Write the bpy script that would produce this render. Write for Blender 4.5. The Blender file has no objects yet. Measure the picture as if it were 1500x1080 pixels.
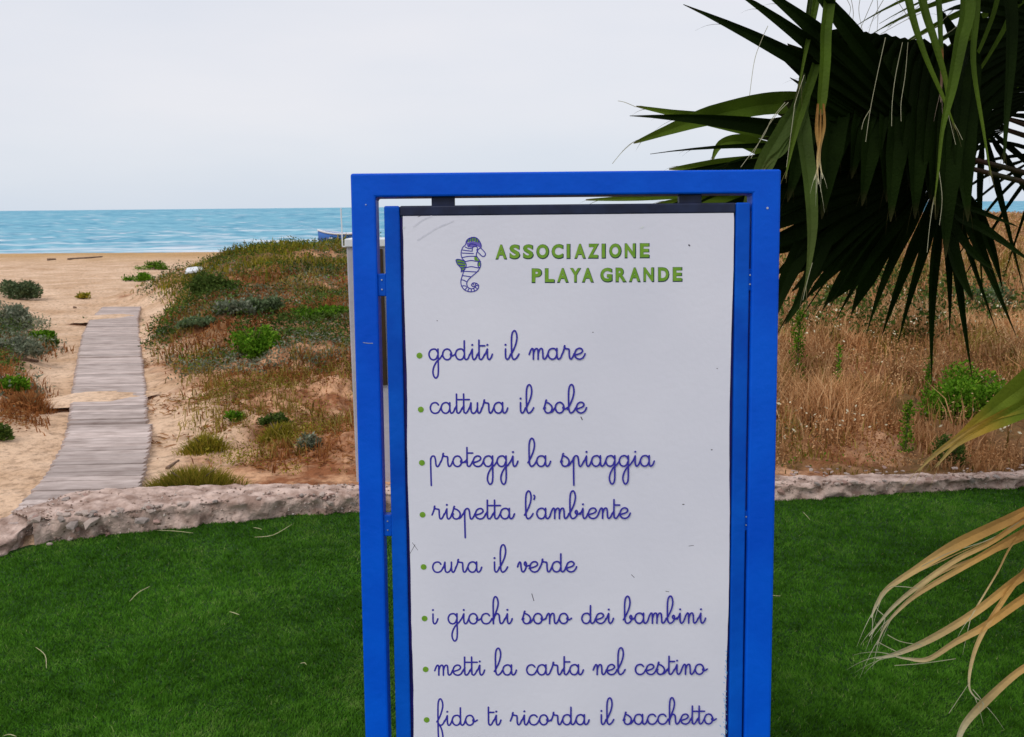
import bpy, math, random
import numpy as np
from mathutils import Vector, Matrix
random.seed(7)
RNG = np.random.default_rng(11)
scene = bpy.context.scene
C = scene.collection
R = math.radians

# ------------------------------------------------------------------ camera
FPX = 1300.0
CAM = Vector((0, 0, 1.55))
PITCH = math.atan(238.4 / FPX)
ROLL = 0.0098
fwd = Vector((0, math.cos(PITCH), -math.sin(PITCH)))
r0 = Vector((1, 0, 0)); u0 = Vector((0, math.sin(PITCH), math.cos(PITCH)))
rgt = r0 * math.cos(ROLL) - u0 * math.sin(ROLL)
upv = u0 * math.cos(ROLL) + r0 * math.sin(ROLL)
cd = bpy.data.cameras.new('camera'); cam = bpy.data.objects.new('camera', cd); C.objects.link(cam)
cd.sensor_width = 36; cd.lens = 36 * FPX / 1500; cd.clip_end = 20000; cd.clip_start = 0.05
m = Matrix((rgt, upv, -fwd)).transposed().to_4x4(); m.translation = CAM
cam.matrix_world = m
cd.dof.use_dof = True; cd.dof.focus_distance = 1.75; cd.dof.aperture_fstop = 20.0
scene.camera = cam

# ------------------------------------------------------------------ sky and sun
SUN_EL, SUN_AZ = R(52), R(-140)      # azimuth from +Y towards +X
w = bpy.data.worlds.new('World'); scene.world = w; w.use_nodes = True
nt = w.node_tree; nt.nodes.clear()
def N(nt, t, **k):
    n = nt.nodes.new(t)
    for a, v in k.items():
        if a in n.inputs.keys() if isinstance(a, str) else False: n.inputs[a].default_value = v
        else: setattr(n, a, v)
    return n
L = lambda nt, a, b: nt.links.new(a, b)
out = N(nt, 'ShaderNodeOutputWorld'); bg = N(nt, 'ShaderNodeBackground'); bg.inputs['Strength'].default_value = 0.12
sky = N(nt, 'ShaderNodeTexSky'); sky.sky_type = 'NISHITA'; sky.sun_disc = False
sky.sun_elevation = SUN_EL; sky.sun_rotation = SUN_AZ
tc = N(nt, 'ShaderNodeTexCoord'); mp = N(nt, 'ShaderNodeMapping'); mp.inputs['Scale'].default_value = (1.3, 1.3, 5.0)
ns = N(nt, 'ShaderNodeTexNoise'); ns.inputs['Scale'].default_value = 1.6; ns.inputs['Detail'].default_value = 5; ns.inputs['Roughness'].default_value = .5
cr = N(nt, 'ShaderNodeValToRGB')
cr.color_ramp.elements[0].position = .3; cr.color_ramp.elements[0].color = (5.75, 5.95, 6.5, 1)
cr.color_ramp.elements[1].position = .7; cr.color_ramp.elements[1].color = (6.45, 6.42, 6.75, 1)
sep = N(nt, 'ShaderNodeSeparateXYZ')
hr = N(nt, 'ShaderNodeValToRGB')    # a slightly bluer band low over the sea
hr.color_ramp.elements[0].position = 0.0; hr.color_ramp.elements[0].color = (.86, .93, .98, 1)
hr.color_ramp.elements[1].position = .10; hr.color_ramp.elements[1].color = (1, 1, 1, 1)
mu = N(nt, 'ShaderNodeMix', data_type='RGBA', blend_type='MULTIPLY'); mu.inputs[0].default_value = 1
mx = N(nt, 'ShaderNodeMix', data_type='RGBA'); mx.inputs[0].default_value = .93
L(nt, tc.outputs['Generated'], mp.inputs['Vector']); L(nt, mp.outputs[0], ns.inputs['Vector']); L(nt, ns.outputs['Fac'], cr.inputs[0])
L(nt, tc.outputs['Generated'], sep.inputs[0]); L(nt, sep.outputs['Z'], hr.inputs[0])
L(nt, cr.outputs[0], mu.inputs[6]); L(nt, hr.outputs[0], mu.inputs[7])
L(nt, sky.outputs[0], mx.inputs[6]); L(nt, mu.outputs[2], mx.inputs[7])
L(nt, mx.outputs[2], bg.inputs['Color']); L(nt, bg.outputs[0], out.inputs['Surface'])
sl = bpy.data.lights.new('sun', 'SUN'); sl.energy = 1.15; sl.angle = R(32); sl.color = (1, .95, .88)
so = bpy.data.objects.new('sun', sl); C.objects.link(so)
sd = Vector((math.sin(SUN_AZ) * math.cos(SUN_EL), math.cos(SUN_AZ) * math.cos(SUN_EL), math.sin(SUN_EL)))
so.rotation_euler = (-sd).to_track_quat('-Z', 'Y').to_euler()
scene.view_settings.view_transform = 'Standard'; scene.view_settings.look = 'None'
scene.view_settings.exposure = .14; scene.view_settings.gamma = 1; scene.view_settings.use_curve_mapping = False
scene.render.engine = 'CYCLES'

# ------------------------------------------------------------------ measuring helpers
def ray(px, py): return fwd + rgt * ((px - 750) / FPX) + upv * ((540 - py) / FPX)
def P(px, py, d): return CAM + ray(px, py) * d
def G(px, py, z=0.0):
    r = ray(px, py); return CAM + r * ((z - CAM.z) / r.z)

_perm = np.random.default_rng(5).random((256, 256))
def vnoise(x, y):
    xi = np.floor(x).astype(int); yi = np.floor(y).astype(int); fx = x - xi; fy = y - yi
    fx = fx * fx * (3 - 2 * fx); fy = fy * fy * (3 - 2 * fy)
    a = _perm[xi & 255, yi & 255]; b = _perm[(xi + 1) & 255, yi & 255]
    c = _perm[xi & 255, (yi + 1) & 255]; d = _perm[(xi + 1) & 255, (yi + 1) & 255]
    return (a * (1 - fx) + b * fx) * (1 - fy) + (c * (1 - fx) + d * fx) * fy
def fbm(x, y, f=1.0, o=4, g=.5):
    s = 0; a = 1; t = 0
    x = np.asarray(x, float); y = np.asarray(y, float)
    for i in range(o):
        s = s + a * vnoise(x * f + 17.3 * i, y * f + 9.1 * i); t += a; a *= g; f *= 2.03
    return s / t
def sstep(a, b, x):
    t = np.clip((x - a) / (b - a), 0, 1); return t * t * (3 - 2 * t)

# ------------------------------------------------------------------ object helpers
def tag(o, label=None, cat=None, group=None, kind=None):
    if label: o['label'] = label
    if cat: o['category'] = cat
    if group: o['group'] = group
    if kind: o['kind'] = kind
    return o
def empty(name, loc, label, cat, group=None):
    o = bpy.data.objects.new(name, None); C.objects.link(o); o.location = loc; o.empty_display_size = .1
    return tag(o, label, cat, group)
def link(name, me, mat=None, parent=None, smooth=False):
    o = bpy.data.objects.new(name, me); C.objects.link(o)
    if mat and not me.materials: me.materials.append(mat)
    if parent:
        o.parent = parent
        off = Vector(); q_ = parent
        while q_: off = off + q_.location; q_ = q_.parent
        # meshes are written in world coordinates; shift them to the parent's origin
        o.location = -off
    if smooth and len(me.polygons): me.polygons.foreach_set('use_smooth', [True] * len(me.polygons))
    return o
def mesh_np(name, V, F, attrs=None):
    me = bpy.data.meshes.new(name); V = np.asarray(V, np.float32); F = np.asarray(F, np.int32); k = F.shape[1]
    me.vertices.add(len(V)); me.vertices.foreach_set('co', V.ravel())
    me.loops.add(F.size); me.loops.foreach_set('vertex_index', F.ravel())
    me.polygons.add(len(F)); me.polygons.foreach_set('loop_start', np.arange(len(F), dtype=np.int32) * k)
    me.update(calc_edges=True)
    for a, v in (attrs or {}).items():
        at = me.attributes.new(a, 'FLOAT', 'POINT'); at.data.foreach_set('value', np.asarray(v, np.float32).ravel())
    return me
class MB:
    def __init__(s): s.v = []; s.f = []; s.t = []
    def add(s, vs, fs, t=0.0):
        n = len(s.v); s.v += [tuple(v) for v in vs]; s.f += [tuple(i + n for i in f) for f in fs]
        s.t += list(t) if hasattr(t, '__len__') else [t] * len(vs)
    def box(s, o, ax, ay, az):   # centre and three half axes
        vs = [o + ax * i + ay * j + az * k for i in (-1, 1) for j in (-1, 1) for k in (-1, 1)]
        s.add(vs, [(0, 1, 3, 2), (4, 6, 7, 5), (0, 4, 5, 1), (2, 3, 7, 6), (0, 2, 6, 4), (1, 5, 7, 3)])
    def tube(s, pts, rad, n=8):
        vs = []; fs = []
        for i, p in enumerate(pts):
            p = Vector(p); a = Vector(pts[max(i - 1, 0)]); b = Vector(pts[min(i + 1, len(pts) - 1)])
            d = (b - a).normalized(); q = d.orthogonal().normalized() if i == 0 else (q - d * q.dot(d)).normalized()
            w_ = d.cross(q); r_ = rad[i] if hasattr(rad, '__len__') else rad
            vs += [p + (q * math.cos(2 * math.pi * k / n) + w_ * math.sin(2 * math.pi * k / n)) * r_ for k in range(n)]
            if i:
                for k in range(n):
                    fs.append(((i - 1) * n + k, (i - 1) * n + (k + 1) % n, i * n + (k + 1) % n, i * n + k))
        m_ = len(pts) - 1
        fs.append(tuple(range(n - 1, -1, -1))); fs.append(tuple(m_ * n + k for k in range(n)))
        s.add(vs, fs)
    def build(s, name, mat, parent=None, smooth=False, attr=False, bevel=0):
        me = bpy.data.meshes.new(name); me.from_pydata(s.v, [], s.f); me.update()
        if attr:
            at = me.attributes.new('t', 'FLOAT', 'POINT'); at.data.foreach_set('value', np.array(s.t, np.float32))
        o = link(name, me, mat, parent, smooth)
        if bevel:
            b = o.modifiers.new('bevel', 'BEVEL'); b.width = bevel; b.segments = 2; b.limit_method = 'ANGLE'
        return o

# ------------------------------------------------------------------ materials
def mat(name, col, rough=.8, col2=None, scale=5, detail=4, bump=0, bscale=None, spec=.3, trans=0, attr=None, attr_cols=None, coords='Object', contrast=(.35, .65), stretch=None):
    m = bpy.data.materials.new(name); m.use_nodes = True; t = m.node_tree
    b = t.nodes['Principled BSDF']; b.inputs['Roughness'].default_value = rough
    b.inputs['Specular IOR Level'].default_value = spec
    co = N(t, 'ShaderNodeTexCoord'); src = co.outputs[coords]
    if stretch:
        mpn = N(t, 'ShaderNodeMapping'); mpn.inputs['Scale'].default_value = stretch; L(t, src, mpn.inputs[0]); src = mpn.outputs[0]
    csock = None
    if attr_cols:
        a = N(t, 'ShaderNodeAttribute'); a.attribute_name = attr
        r = N(t, 'ShaderNodeValToRGB'); L(t, a.outputs['Fac'], r.inputs[0])
        els = r.color_ramp.elements
        while len(els) < len(attr_cols): els.new(.5)
        for e, (p, c) in zip(els, attr_cols): e.position = p; e.color = (*c, 1)
        csock = r.outputs[0]
    if col2 is not None:
        n = N(t, 'ShaderNodeTexNoise'); n.inputs['Scale'].default_value = scale; n.inputs['Detail'].default_value = detail
        L(t, src, n.inputs['Vector'])
        r = N(t, 'ShaderNodeValToRGB'); L(t, n.outputs['Fac'], r.inputs[0])
        r.color_ramp.elements[0].position = contrast[0]; r.color_ramp.elements[1].position = contrast[1]
        if csock is not None:
            r.color_ramp.elements[0].color = (*col, 1); r.color_ramp.elements[1].color = (*col2, 1)
            x = N(t, 'ShaderNodeMix', data_type='RGBA', blend_type='MULTIPLY'); x.inputs[0].default_value = 1
            L(t, csock, x.inputs[6]); L(t, r.outputs[0], x.inputs[7]); csock = x.outputs[2]
        else:
            r.color_ramp.elements[0].color = (*col, 1); r.color_ramp.elements[1].color = (*col2, 1); csock = r.outputs[0]
    if csock is None: b.inputs['Base Color'].default_value = (*col, 1)
    else: L(t, csock, b.inputs['Base Color'])
    if bump:
        n2 = N(t, 'ShaderNodeTexNoise'); n2.inputs['Scale'].default_value = bscale or scale * 6; n2.inputs['Detail'].default_value = 6
        L(t, src, n2.inputs['Vector']); bp = N(t, 'ShaderNodeBump'); bp.inputs['Strength'].default_value = bump; bp.inputs['Distance'].default_value = .01
        L(t, n2.outputs['Fac'], bp.inputs['Height']); L(t, bp.outputs[0], b.inputs['Normal'])
    if trans:
        tr = N(t, 'ShaderNodeBsdfTranslucent'); ms = N(t, 'ShaderNodeMixShader'); ms.inputs[0].default_value = trans
        if csock is None: tr.inputs['Color'].default_value = (*col, 1)
        else: L(t, csock, tr.inputs['Color'])
        o = t.nodes['Material Output']; L(t, b.outputs[0], ms.inputs[1]); L(t, tr.outputs[0], ms.inputs[2]); L(t, ms.outputs[0], o.inputs['Surface'])
    return m
M = {}
M['blue'] = mat('blue_paint', (.0003, .078, .62), .42, (.0008, .105, .72), 6, 5, .12, 60, .12)
M['blue_inner'] = mat('blue_paint_older', (.0003, .066, .48), .45, (.0010, .10, .60), 9, 5, .12, 60, .12)
M['navy'] = mat('dark_blue_edge', (.010, .006, .09), .5, (.022, .010, .18), 20, 4)
M['rubber'] = mat('dark_bracket_paint', (.006, .009, .03), .5, (.012, .02, .06), 30, 4)
M['panel'] = mat('white_board', (.73, .725, .83), .5, (.79, .78, .88), 3.5, 6, .05, 90, .35)
M['ink'] = mat('blue_ink', (.036, .028, .36), .55)
M['green_ink'] = mat('green_ink', (.14, .32, .02), .55, (.20, .38, .035), 60, 3)
M['dark_ink'] = mat('dark_ink', (.012, .045, .06), .55)
M['lilac'] = mat('lilac_ink', (.16, .13, .5), .55)
M['white_ink'] = mat('white_ink', (.76, .76, .88), .55)
M['screw'] = mat('screw_metal', (.45, .48, .55), .35); M['screw'].node_tree.nodes['Principled BSDF'].inputs['Metallic'].default_value = .7
M['scuff'] = mat('scuff', (.64, .64, .73), .6, (.74, .73, .83), 90, 3)
M['speck'] = mat('dirt_speck', (.08, .07, .09), .8)
M['post'] = mat('pale_render', (.42, .41, .46), .7, (.52, .5, .55), 6, 4, .2)
M['post_dark'] = mat('dark_board', (.05, .028, .012), .8, (.03, .02, .01), 8, 4)
M['white'] = mat('white_plastic', (.75, .77, .8), .5)
M['plank'] = mat('grey_plank', (.44, .35, .315), .92, (.70, .585, .54), 2.5, 6, .5, 60, .1, stretch=(.8, 7, 7), contrast=(.3, .7))
_t = M['plank'].node_tree; _mp = [n_ for n_ in _t.nodes if n_.type == 'MAPPING'][0]; _o2 = N(_t, 'ShaderNodeObjectInfo'); _ml = N(_t, 'ShaderNodeMath', operation='MULTIPLY'); _ml.inputs[1].default_value = 90
L(_t, _o2.outputs['Random'], _ml.inputs[0]); L(_t, _ml.outputs[0], _mp.inputs['Location'])
_b = _t.nodes['Principled BSDF']; _oi = N(_t, 'ShaderNodeObjectInfo'); _mr = N(_t, 'ShaderNodeMapRange'); _mr.inputs['To Min'].default_value = .72; _mr.inputs['To Max'].default_value = 1.12
_mx = N(_t, 'ShaderNodeMix', data_type='RGBA', blend_type='MULTIPLY'); _mx.inputs[0].default_value = 1; _src = _b.inputs['Base Color'].links[0].from_socket
L(_t, _oi.outputs['Random'], _mr.inputs['Value']); L(_t, _src, _mx.inputs[6]); L(_t, _mr.outputs[0], _mx.inputs[7]); L(_t, _mx.outputs[2], _b.inputs['Base Color'])
M['wall'] = mat('rubble_concrete', (.34, .23, .185), .95, (.68, .515, .44), 13, 10, 1.0, 60, .1, contrast=(.36, .62))
M['stone1'] = mat('pale_stone', (.60, .49, .43), .9, (.42, .32, .27), 30, 5, .5, 90)
M['stone2'] = mat('grey_stone', (.42, .36, .33), .9, (.28, .22, .19), 30, 5, .5, 90)
M['stone3'] = mat('pink_stone', (.47, .30, .25), .85, (.36, .22, .18), 30, 5, .5, 90)
M['straw'] = mat('dry_straw', (.42, .40, .20), .8, (.55, .5, .3), 40, 2)
M['boat'] = mat('blue_boat_paint', (.04, .16, .55), .5)
M['driftwood'] = mat('driftwood', (.12, .07, .045), .9, (.25, .17, .12), 20, 4)
M['turf'] = mat('turf_base', (.012, .045, .004), .9, (.022, .075, .008), 40, 4)
M['turf_blade'] = mat('turf_blade', (.7, .7, .7), .8, (1.15, 1.15, 1.15), 1.1, 3, 0, spec=.04, trans=.15, attr='t',
                      attr_cols=[(0, (.030, .088, .005)), (.5, (.065, .20, .014)), (.9, (.12, .28, .03)), (1, (.26, .32, .11))])
def vegmat(name, cols, trans=.25, rough=.75):
    n = len(cols)
    return mat(name, (.7, .7, .7), rough, (1.15, 1.15, 1.15), 1.2, 3, 0, spec=.04, trans=trans, attr='t',
               attr_cols=[(i / (n - 1), c) for i, c in enumerate(cols)])
M['dry'] = vegmat('dry_grass', [(.26, .12, .045), (.54, .28, .12), (.76, .46, .23), (.84, .64, .36)])
M['dry2'] = vegmat('olive_dry_grass', [(.13, .09, .02), (.26, .19, .035), (.40, .31, .08), (.50, .40, .18)])
M['redbrown'] = vegmat('red_brown_scrub', [(.14, .055, .02), (.30, .11, .035), (.42, .18, .06), (.40, .25, .10)])
M['green'] = vegmat('leaf_green', [(.04, .10, .006), (.08, .20, .010), (.14, .30, .02), (.24, .38, .03)])
M['deep'] = vegmat('leaf_deep_green', [(.03, .055, .012), (.06, .105, .018), (.10, .16, .03), (.17, .22, .06)])
M['grey'] = vegmat('leaf_grey_green', [(.09, .11, .065), (.16, .19, .12), (.25, .28, .19), (.35, .36, .28)])
M['bluegreen'] = vegmat('leaf_blue_green', [(.05, .085, .035), (.095, .14, .06), (.15, .21, .10), (.24, .29, .16)])
M['olive'] = vegmat('leaf_olive', [(.12, .12, .012), (.22, .21, .02), (.34, .29, .03), (.44, .30, .06)])
M['stem'] = mat('plant_stem', (.10, .07, .04), .9, (.16, .12, .06), 20, 3)
M['petal'] = mat('pale_flower', (.66, .60, .42), .8)

# ------------------------------------------------------------------ terrain
def H(x, y, fine=True):
    x = np.asarray(x, float); y = np.asarray(y, float)
    ru = x / np.maximum(y, .5)
    base = np.interp(y, [0, 5, 8, 16, 30, 46, 60, 90], [.04, .04, -.02, -.2, -.42, -.62, -1.2, -2.5])
    ldune = np.interp(y, [0, 5, 6.5, 8, 12, 16, 19, 22, 28, 34, 46, 60, 90], [.04, .04, .09, .2, .46, .66, .74, .58, .1, -.4, -.62, -1.2, -2.5])
    rdune = np.interp(y, [0, 5, 7, 10, 15, 22, 30, 36, 45, 52, 60, 90], [.03, .03, .06, .24, .52, .78, .98, 1.02, .4, -.5, -1.2, -2.5])
    wob = (fbm(x, y, .35, 3) - .5)
    edge = np.interp(y, [0, 5, 16, 22, 30, 40], [-.42, -.42, -.435, -.40, -.30, -.2]) + wob * .10
    m1 = sstep(-.04, .15, ru - edge)
    m2 = sstep(-.12, .22, ru)
    d = ldune * (1 - m2) + rdune * m2
    z = base * (1 - m1) + d * m1
    # low sandy rise at the left margin of the path
    ml = sstep(.0, .09, -.535 - ru + wob * .1) * sstep(5, 7.5, y) * (1 - sstep(15, 24, y))
    z = z + ml * .16
    if fine:
        k = sstep(4.7, 5.6, y)
        z = z + k * ((fbm(x, y, 1.1, 4) - .5) * (.10 + .24 * m1) + (fbm(x + 40, y, 5, 3) - .5) * (.03 + .10 * m1) + (fbm(x - 30, y, 9, 3) - .5) * .12 * m1) * (1 - .9 * sstep(40, 46, y))
        # flattened strip under the boardwalk
        z = z - .0 * k
    return z
def Hs(x, y): return float(H(np.array([x]), np.array([y]))[0])
def T(px, py):
    r = ray(px, py); t = 4.0
    while t < 70:
        p = CAM + r * t
        if p.z <= Hs(p.x, p.y): break
        t *= 1.01
    lo, hi = t / 1.01, t
    for _ in range(12):
        md = (lo + hi) / 2; p = CAM + r * md
        if p.z <= Hs(p.x, p.y): hi = md
        else: lo = md
    p = CAM + r * hi
    return Vector((p.x, p.y, Hs(p.x, p.y)))

ny, nx = 480, 640
yy = np.concatenate([np.linspace(1.0, 4.6, 20)[:-1], 4.6 * (80 / 4.6) ** np.linspace(0, 1, ny - 19)])
uu = np.concatenate([np.linspace(-3, -.8, 20)[:-1], np.linspace(-.8, .8, nx - 38), np.linspace(.8, 3, 20)[1:]])
Y, U = np.meshgrid(yy, uu, indexing='ij'); X = U * np.maximum(Y, 2.5)
Z = H(X, Y)
# lawn side of the wall: keep the sand sheet under the turf
WALL_N = [G(70, 795, 0), G(300, 769, 0), G(520, 752, 0), G(1140, 733, 0), G(1500, 715, 0)]
wy = np.interp(X, [p.x for p in WALL_N], [p.y for p in WALL_N])
leg_a, leg_b = G(66, 794, 0), G(0, 815, 0)
sl_ = (leg_b.x - leg_a.x) / (leg_b.y - leg_a.y)
lx = leg_a.x + (Y - leg_a.y) * sl_
inside = (Y < wy + .08) & (X > lx - .08)
Z = np.where(inside, -.08, Z)
wet = sstep(33, 44, Y + (fbm(X, Y, .2, 3) - .5) * 6)
ru = X / np.maximum(Y, .5)
wob = (fbm(X, Y, .35, 3) - .5)
edge = np.interp(Y, [0, 5, 16, 22, 30, 40], [-.42, -.42, -.435, -.40, -.30, -.2]) + wob * .10
humus = sstep(.02, .12, ru - edge + (fbm(X, Y, 1.3, 4) - .5) * .12) * sstep(7.5, 10.5, Y) * (1 - .8 * sstep(20, 24, Y) * (ru < .1))
humus = np.clip(humus + sstep(.1, .2, ru) * sstep(4.5, 4.9, Y) + .8 * sstep(.0, .05, -.555 - ru + wob * .15) * sstep(5.8, 7, Y) * (1 - sstep(13, 16, Y)), 0, 1) * sstep(.36, .56, fbm(X + 3, Y, 1.9, 4, .6) + .06)
soil = sstep(.01, .12, ru - edge + (fbm(X, Y, 1.6, 4) - .5) * .30) * (1 - wet)
idx = np.arange(ny * 0 + len(yy) * len(uu)).reshape(len(yy), len(uu))
F = np.stack([idx[:-1, :-1], idx[:-1, 1:], idx[1:, 1:], idx[1:, :-1]], -1).reshape(-1, 4)
me = mesh_np('sand', np.stack([X, Y, Z], -1).reshape(-1, 3), F, {'soil': soil, 'wet': wet, 'humus': humus})
def sand_mat():
    m = bpy.data.materials.new('sand'); m.use_nodes = True; t = m.node_tree; b = t.nodes['Principled BSDF']
    b.inputs['Roughness'].default_value = .95; b.inputs['Specular IOR Level'].default_value = .15
    co = N(t, 'ShaderNodeTexCoord')
    def ramp(scale, c0, c1, p0=.35, p1=.65, det=6):
        n = N(t, 'ShaderNodeTexNoise'); n.inputs['Scale'].default_value = scale; n.inputs['Detail'].default_value = det; n.inputs['Roughness'].default_value = .65
        L(t, co.outputs['Object'], n.inputs['Vector']); r = N(t, 'ShaderNodeValToRGB'); L(t, n.outputs['Fac'], r.inputs[0])
        r.color_ramp.elements[0].position = p0; r.color_ramp.elements[1].position = p1
        r.color_ramp.elements[0].color = (*c0, 1); r.color_ramp.elements[1].color = (*c1, 1); return r.outputs[0]
    def mix(f, a, b_, mode='MIX'):
        x = N(t, 'ShaderNodeMix', data_type='RGBA', blend_type=mode)
        if isinstance(f, (int, float)): x.inputs[0].default_value = f
        else: L(t, f, x.inputs[0])
        L(t, a, x.inputs[6]); L(t, b_, x.inputs[7]); return x.outputs[2]
    sand = ramp(1.2, (.54, .35, .215), (.76, .55, .39))
    so_ = ramp(3.2, (.27, .105, .045), (.62, .36, .21), .42, .60)
    wt = ramp(.4, (.48, .29, .13), (.58, .37, .18))
    sp = ramp(16, (.60, .56, .53), (1.08, 1.06, 1.04), .34, .52)
    a1 = N(t, 'ShaderNodeAttribute'); a1.attribute_name = 'soil'; a2 = N(t, 'ShaderNodeAttribute'); a2.attribute_name = 'wet'
    c = mix(a1.outputs['Fac'], sand, so_); c = mix(a2.outputs['Fac'], c, wt); a3 = N(t, 'ShaderNodeAttribute'); a3.attribute_name = 'humus'; c = mix(a3.outputs['Fac'], c, ramp(3.0, (.13, .085, .03), (.30, .15, .07))); c = mix(1.0, c, sp, 'MULTIPLY')
    L(t, c, b.inputs['Base Color'])
    n = N(t, 'ShaderNodeTexNoise'); n.inputs['Scale'].default_value = 22; n.inputs['Detail'].default_value = 8; L(t, co.outputs['Object'], n.inputs['Vector'])
    n3 = N(t, 'ShaderNodeTexNoise'); n3.inputs['Scale'].default_value = 4; n3.inputs['Detail'].default_value = 4; L(t, co.outputs['Object'], n3.inputs['Vector'])
    ad = N(t, 'ShaderNodeMath', operation='MULTIPLY_ADD'); L(t, n3.outputs['Fac'], ad.inputs[0]); ad.inputs[1].default_value = 2.5; L(t, n.outputs['Fac'], ad.inputs[2])
    bp = N(t, 'ShaderNodeBump'); bp.inputs['Strength'].default_value = .8; bp.inputs['Distance'].default_value = .035
    L(t, ad.outputs[0], bp.inputs['Height']); L(t, bp.outputs[0], b.inputs['Normal'])
    return m
tag(link('sand', me, sand_mat(), smooth=True), kind='structure')

# lawn base: polygon bounded by the wall
lp = [Vector((-14, 4.6, 0))]
far = [Vector((p.x, p.y + .05, 0)) for p in WALL_N]
far.append(Vector((9, far[-1].y + (far[-1].y - far[-2].y) / (far[-1].x - far[-2].x) * (9 - far[-1].x), 0)))
legp = [leg_a + (leg_b - leg_a) * k for k in (0, (leg_a.y + 6) / (leg_a.y - leg_b.y))]
lp = [Vector((leg_a.x - .03, leg_a.y, 0)), Vector((legp[1].x - .03, legp[1].y, 0)), Vector((9, legp[1].y, 0))] + far[::-1]
mb = MB(); cen = Vector((1, 3, 0)); mb.add([cen] + lp, [(0, i + 1, (i + 1) % len(lp) + 1) for i in range(len(lp))])
tag(mb.build('lawn_ground', M['turf']), kind='structure')
mb = MB(); mb.add([(-400, -400, -.5), (400, -400, -.5), (400, 8, -.5), (-400, 8, -.5)], [(0, 1, 2, 3)])
tag(mb.build('ground', mat('far_ground', (.3, .2, .12), .95, (.2, .16, .08), .3)), kind='structure')

# ------------------------------------------------------------------ sea
SEA = -.62
ry = 43 * (9000 / 43) ** (np.linspace(0, 1, 700) ** 1.25); ux = np.linspace(-1.5, 1.5, 420)
Y, U = np.meshgrid(ry, ux, indexing='ij'); X = U * Y
amp = np.interp(Y, [43, 50, 60, 90, 200, 600, 9000], [.02, .14, .5, .8, 1.1, 1.4, 1.4])
wv = fbm(X * .35 / (1 + Y / 300), Y * .09 + fbm(X, Y, .03, 2) * 2.2, 1.0, 4, .55) - .5
br = (fbm(X * .05 + 7, Y * .6, .45, 3) - .5) * np.interp(Y, [43, 48, 62, 80], [.2, .9, .6, 0])
Z = SEA + amp * wv * .9 + br * .5
foam_line = sum(np.exp(-((Y - (c0 + 5 * (fbm(X, X * 0 + k * 3.3, .05, 3) - .5) * 2)) / wd) ** 2) * g for k, (c0, wd, g) in enumerate([(46.3, 1.3, 1.2), (51, 1.9, 1.1), (58, 2.2, 1.), (68, 2.4, .8), (84, 2.4, .6)]))
foam = np.clip(foam_line * (fbm(X * .35, Y, .8, 4, .65) * 3.0 - 1.0), 0, 1)
wc = sstep(.66, .74, fbm(U * 60 + 3, np.log(Y) * 60, 1.0, 3, .6)) * np.interp(Y, [43, 60, 300, 1500], [0, .7, .4, .1])
foam = np.clip(foam + wc, 0, 1) * .8
idx = np.arange(len(ry) * len(ux)).reshape(len(ry), len(ux))
F = np.stack([idx[:-1, :-1], idx[:-1, 1:], idx[1:, 1:], idx[1:, :-1]], -1).reshape(-1, 4)
LY = np.log(Y)
patch = .5 * fbm(U * 60 + 5, LY * 85, 1.0, 4, .6) + .35 * fbm(U * 150, LY * 190 + 7, 1.0, 3, .6) + .15 * fbm(U * 5, LY * 9, 1.0, 3)
me = mesh_np('sea', np.stack([X, Y, Z], -1).reshape(-1, 3), F, {'foam': foam, 'patch': patch})
def sea_mat():
    m = bpy.data.materials.new('sea'); m.use_nodes = True; t = m.node_tree; b = t.nodes['Principled BSDF']
    b.inputs['Roughness'].default_value = .55; b.inputs['IOR'].default_value = 1.33; b.inputs['Specular IOR Level'].default_value = .12
    co = N(t, 'ShaderNodeTexCoord'); mp_ = N(t, 'ShaderNodeMapping'); mp_.inputs['Scale'].default_value = (.035, .16, 1); L(t, co.outputs['Object'], mp_.inputs[0])
    n = N(t, 'ShaderNodeTexNoise'); n.inputs['Scale'].default_value = 1; n.inputs['Detail'].default_value = 8; n.inputs['Roughness'].default_value = .68; L(t, mp_.outputs[0], n.inputs['Vector'])
    pa = N(t, 'ShaderNodeAttribute'); pa.attribute_name = 'patch'; r = N(t, 'ShaderNodeValToRGB'); L(t, pa.outputs['Fac'], r.inputs[0])
    e = r.color_ramp.elements; e[0].position = .32; e[0].color = (.05, .25, .40, 1); e[1].position = .68; e[1].color = (.22, .50, .62, 1)
    e.new(.43).color = (.10, .34, .49, 1); e.new(.55).color = (.17, .43, .56, 1)
    a = N(t, 'ShaderNodeAttribute'); a.attribute_name = 'foam'
    x = N(t, 'ShaderNodeMix', data_type='RGBA'); L(t, a.outputs['Fac'], x.inputs[0]); L(t, r.outputs[0], x.inputs[6]); x.inputs[7].default_value = (.78, .80, .84, 1)
    L(t, x.outputs[2], b.inputs['Base Color'])
    bp = N(t, 'ShaderNodeBump'); bp.inputs['Strength'].default_value = .5; bp.inputs['Distance'].default_value = .25; L(t, n.outputs['Fac'], bp.inputs['Height']); L(t, bp.outputs[0], b.inputs['Normal'])
    return m
tag(link('sea', me, sea_mat(), smooth=True), kind='structure')

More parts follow.
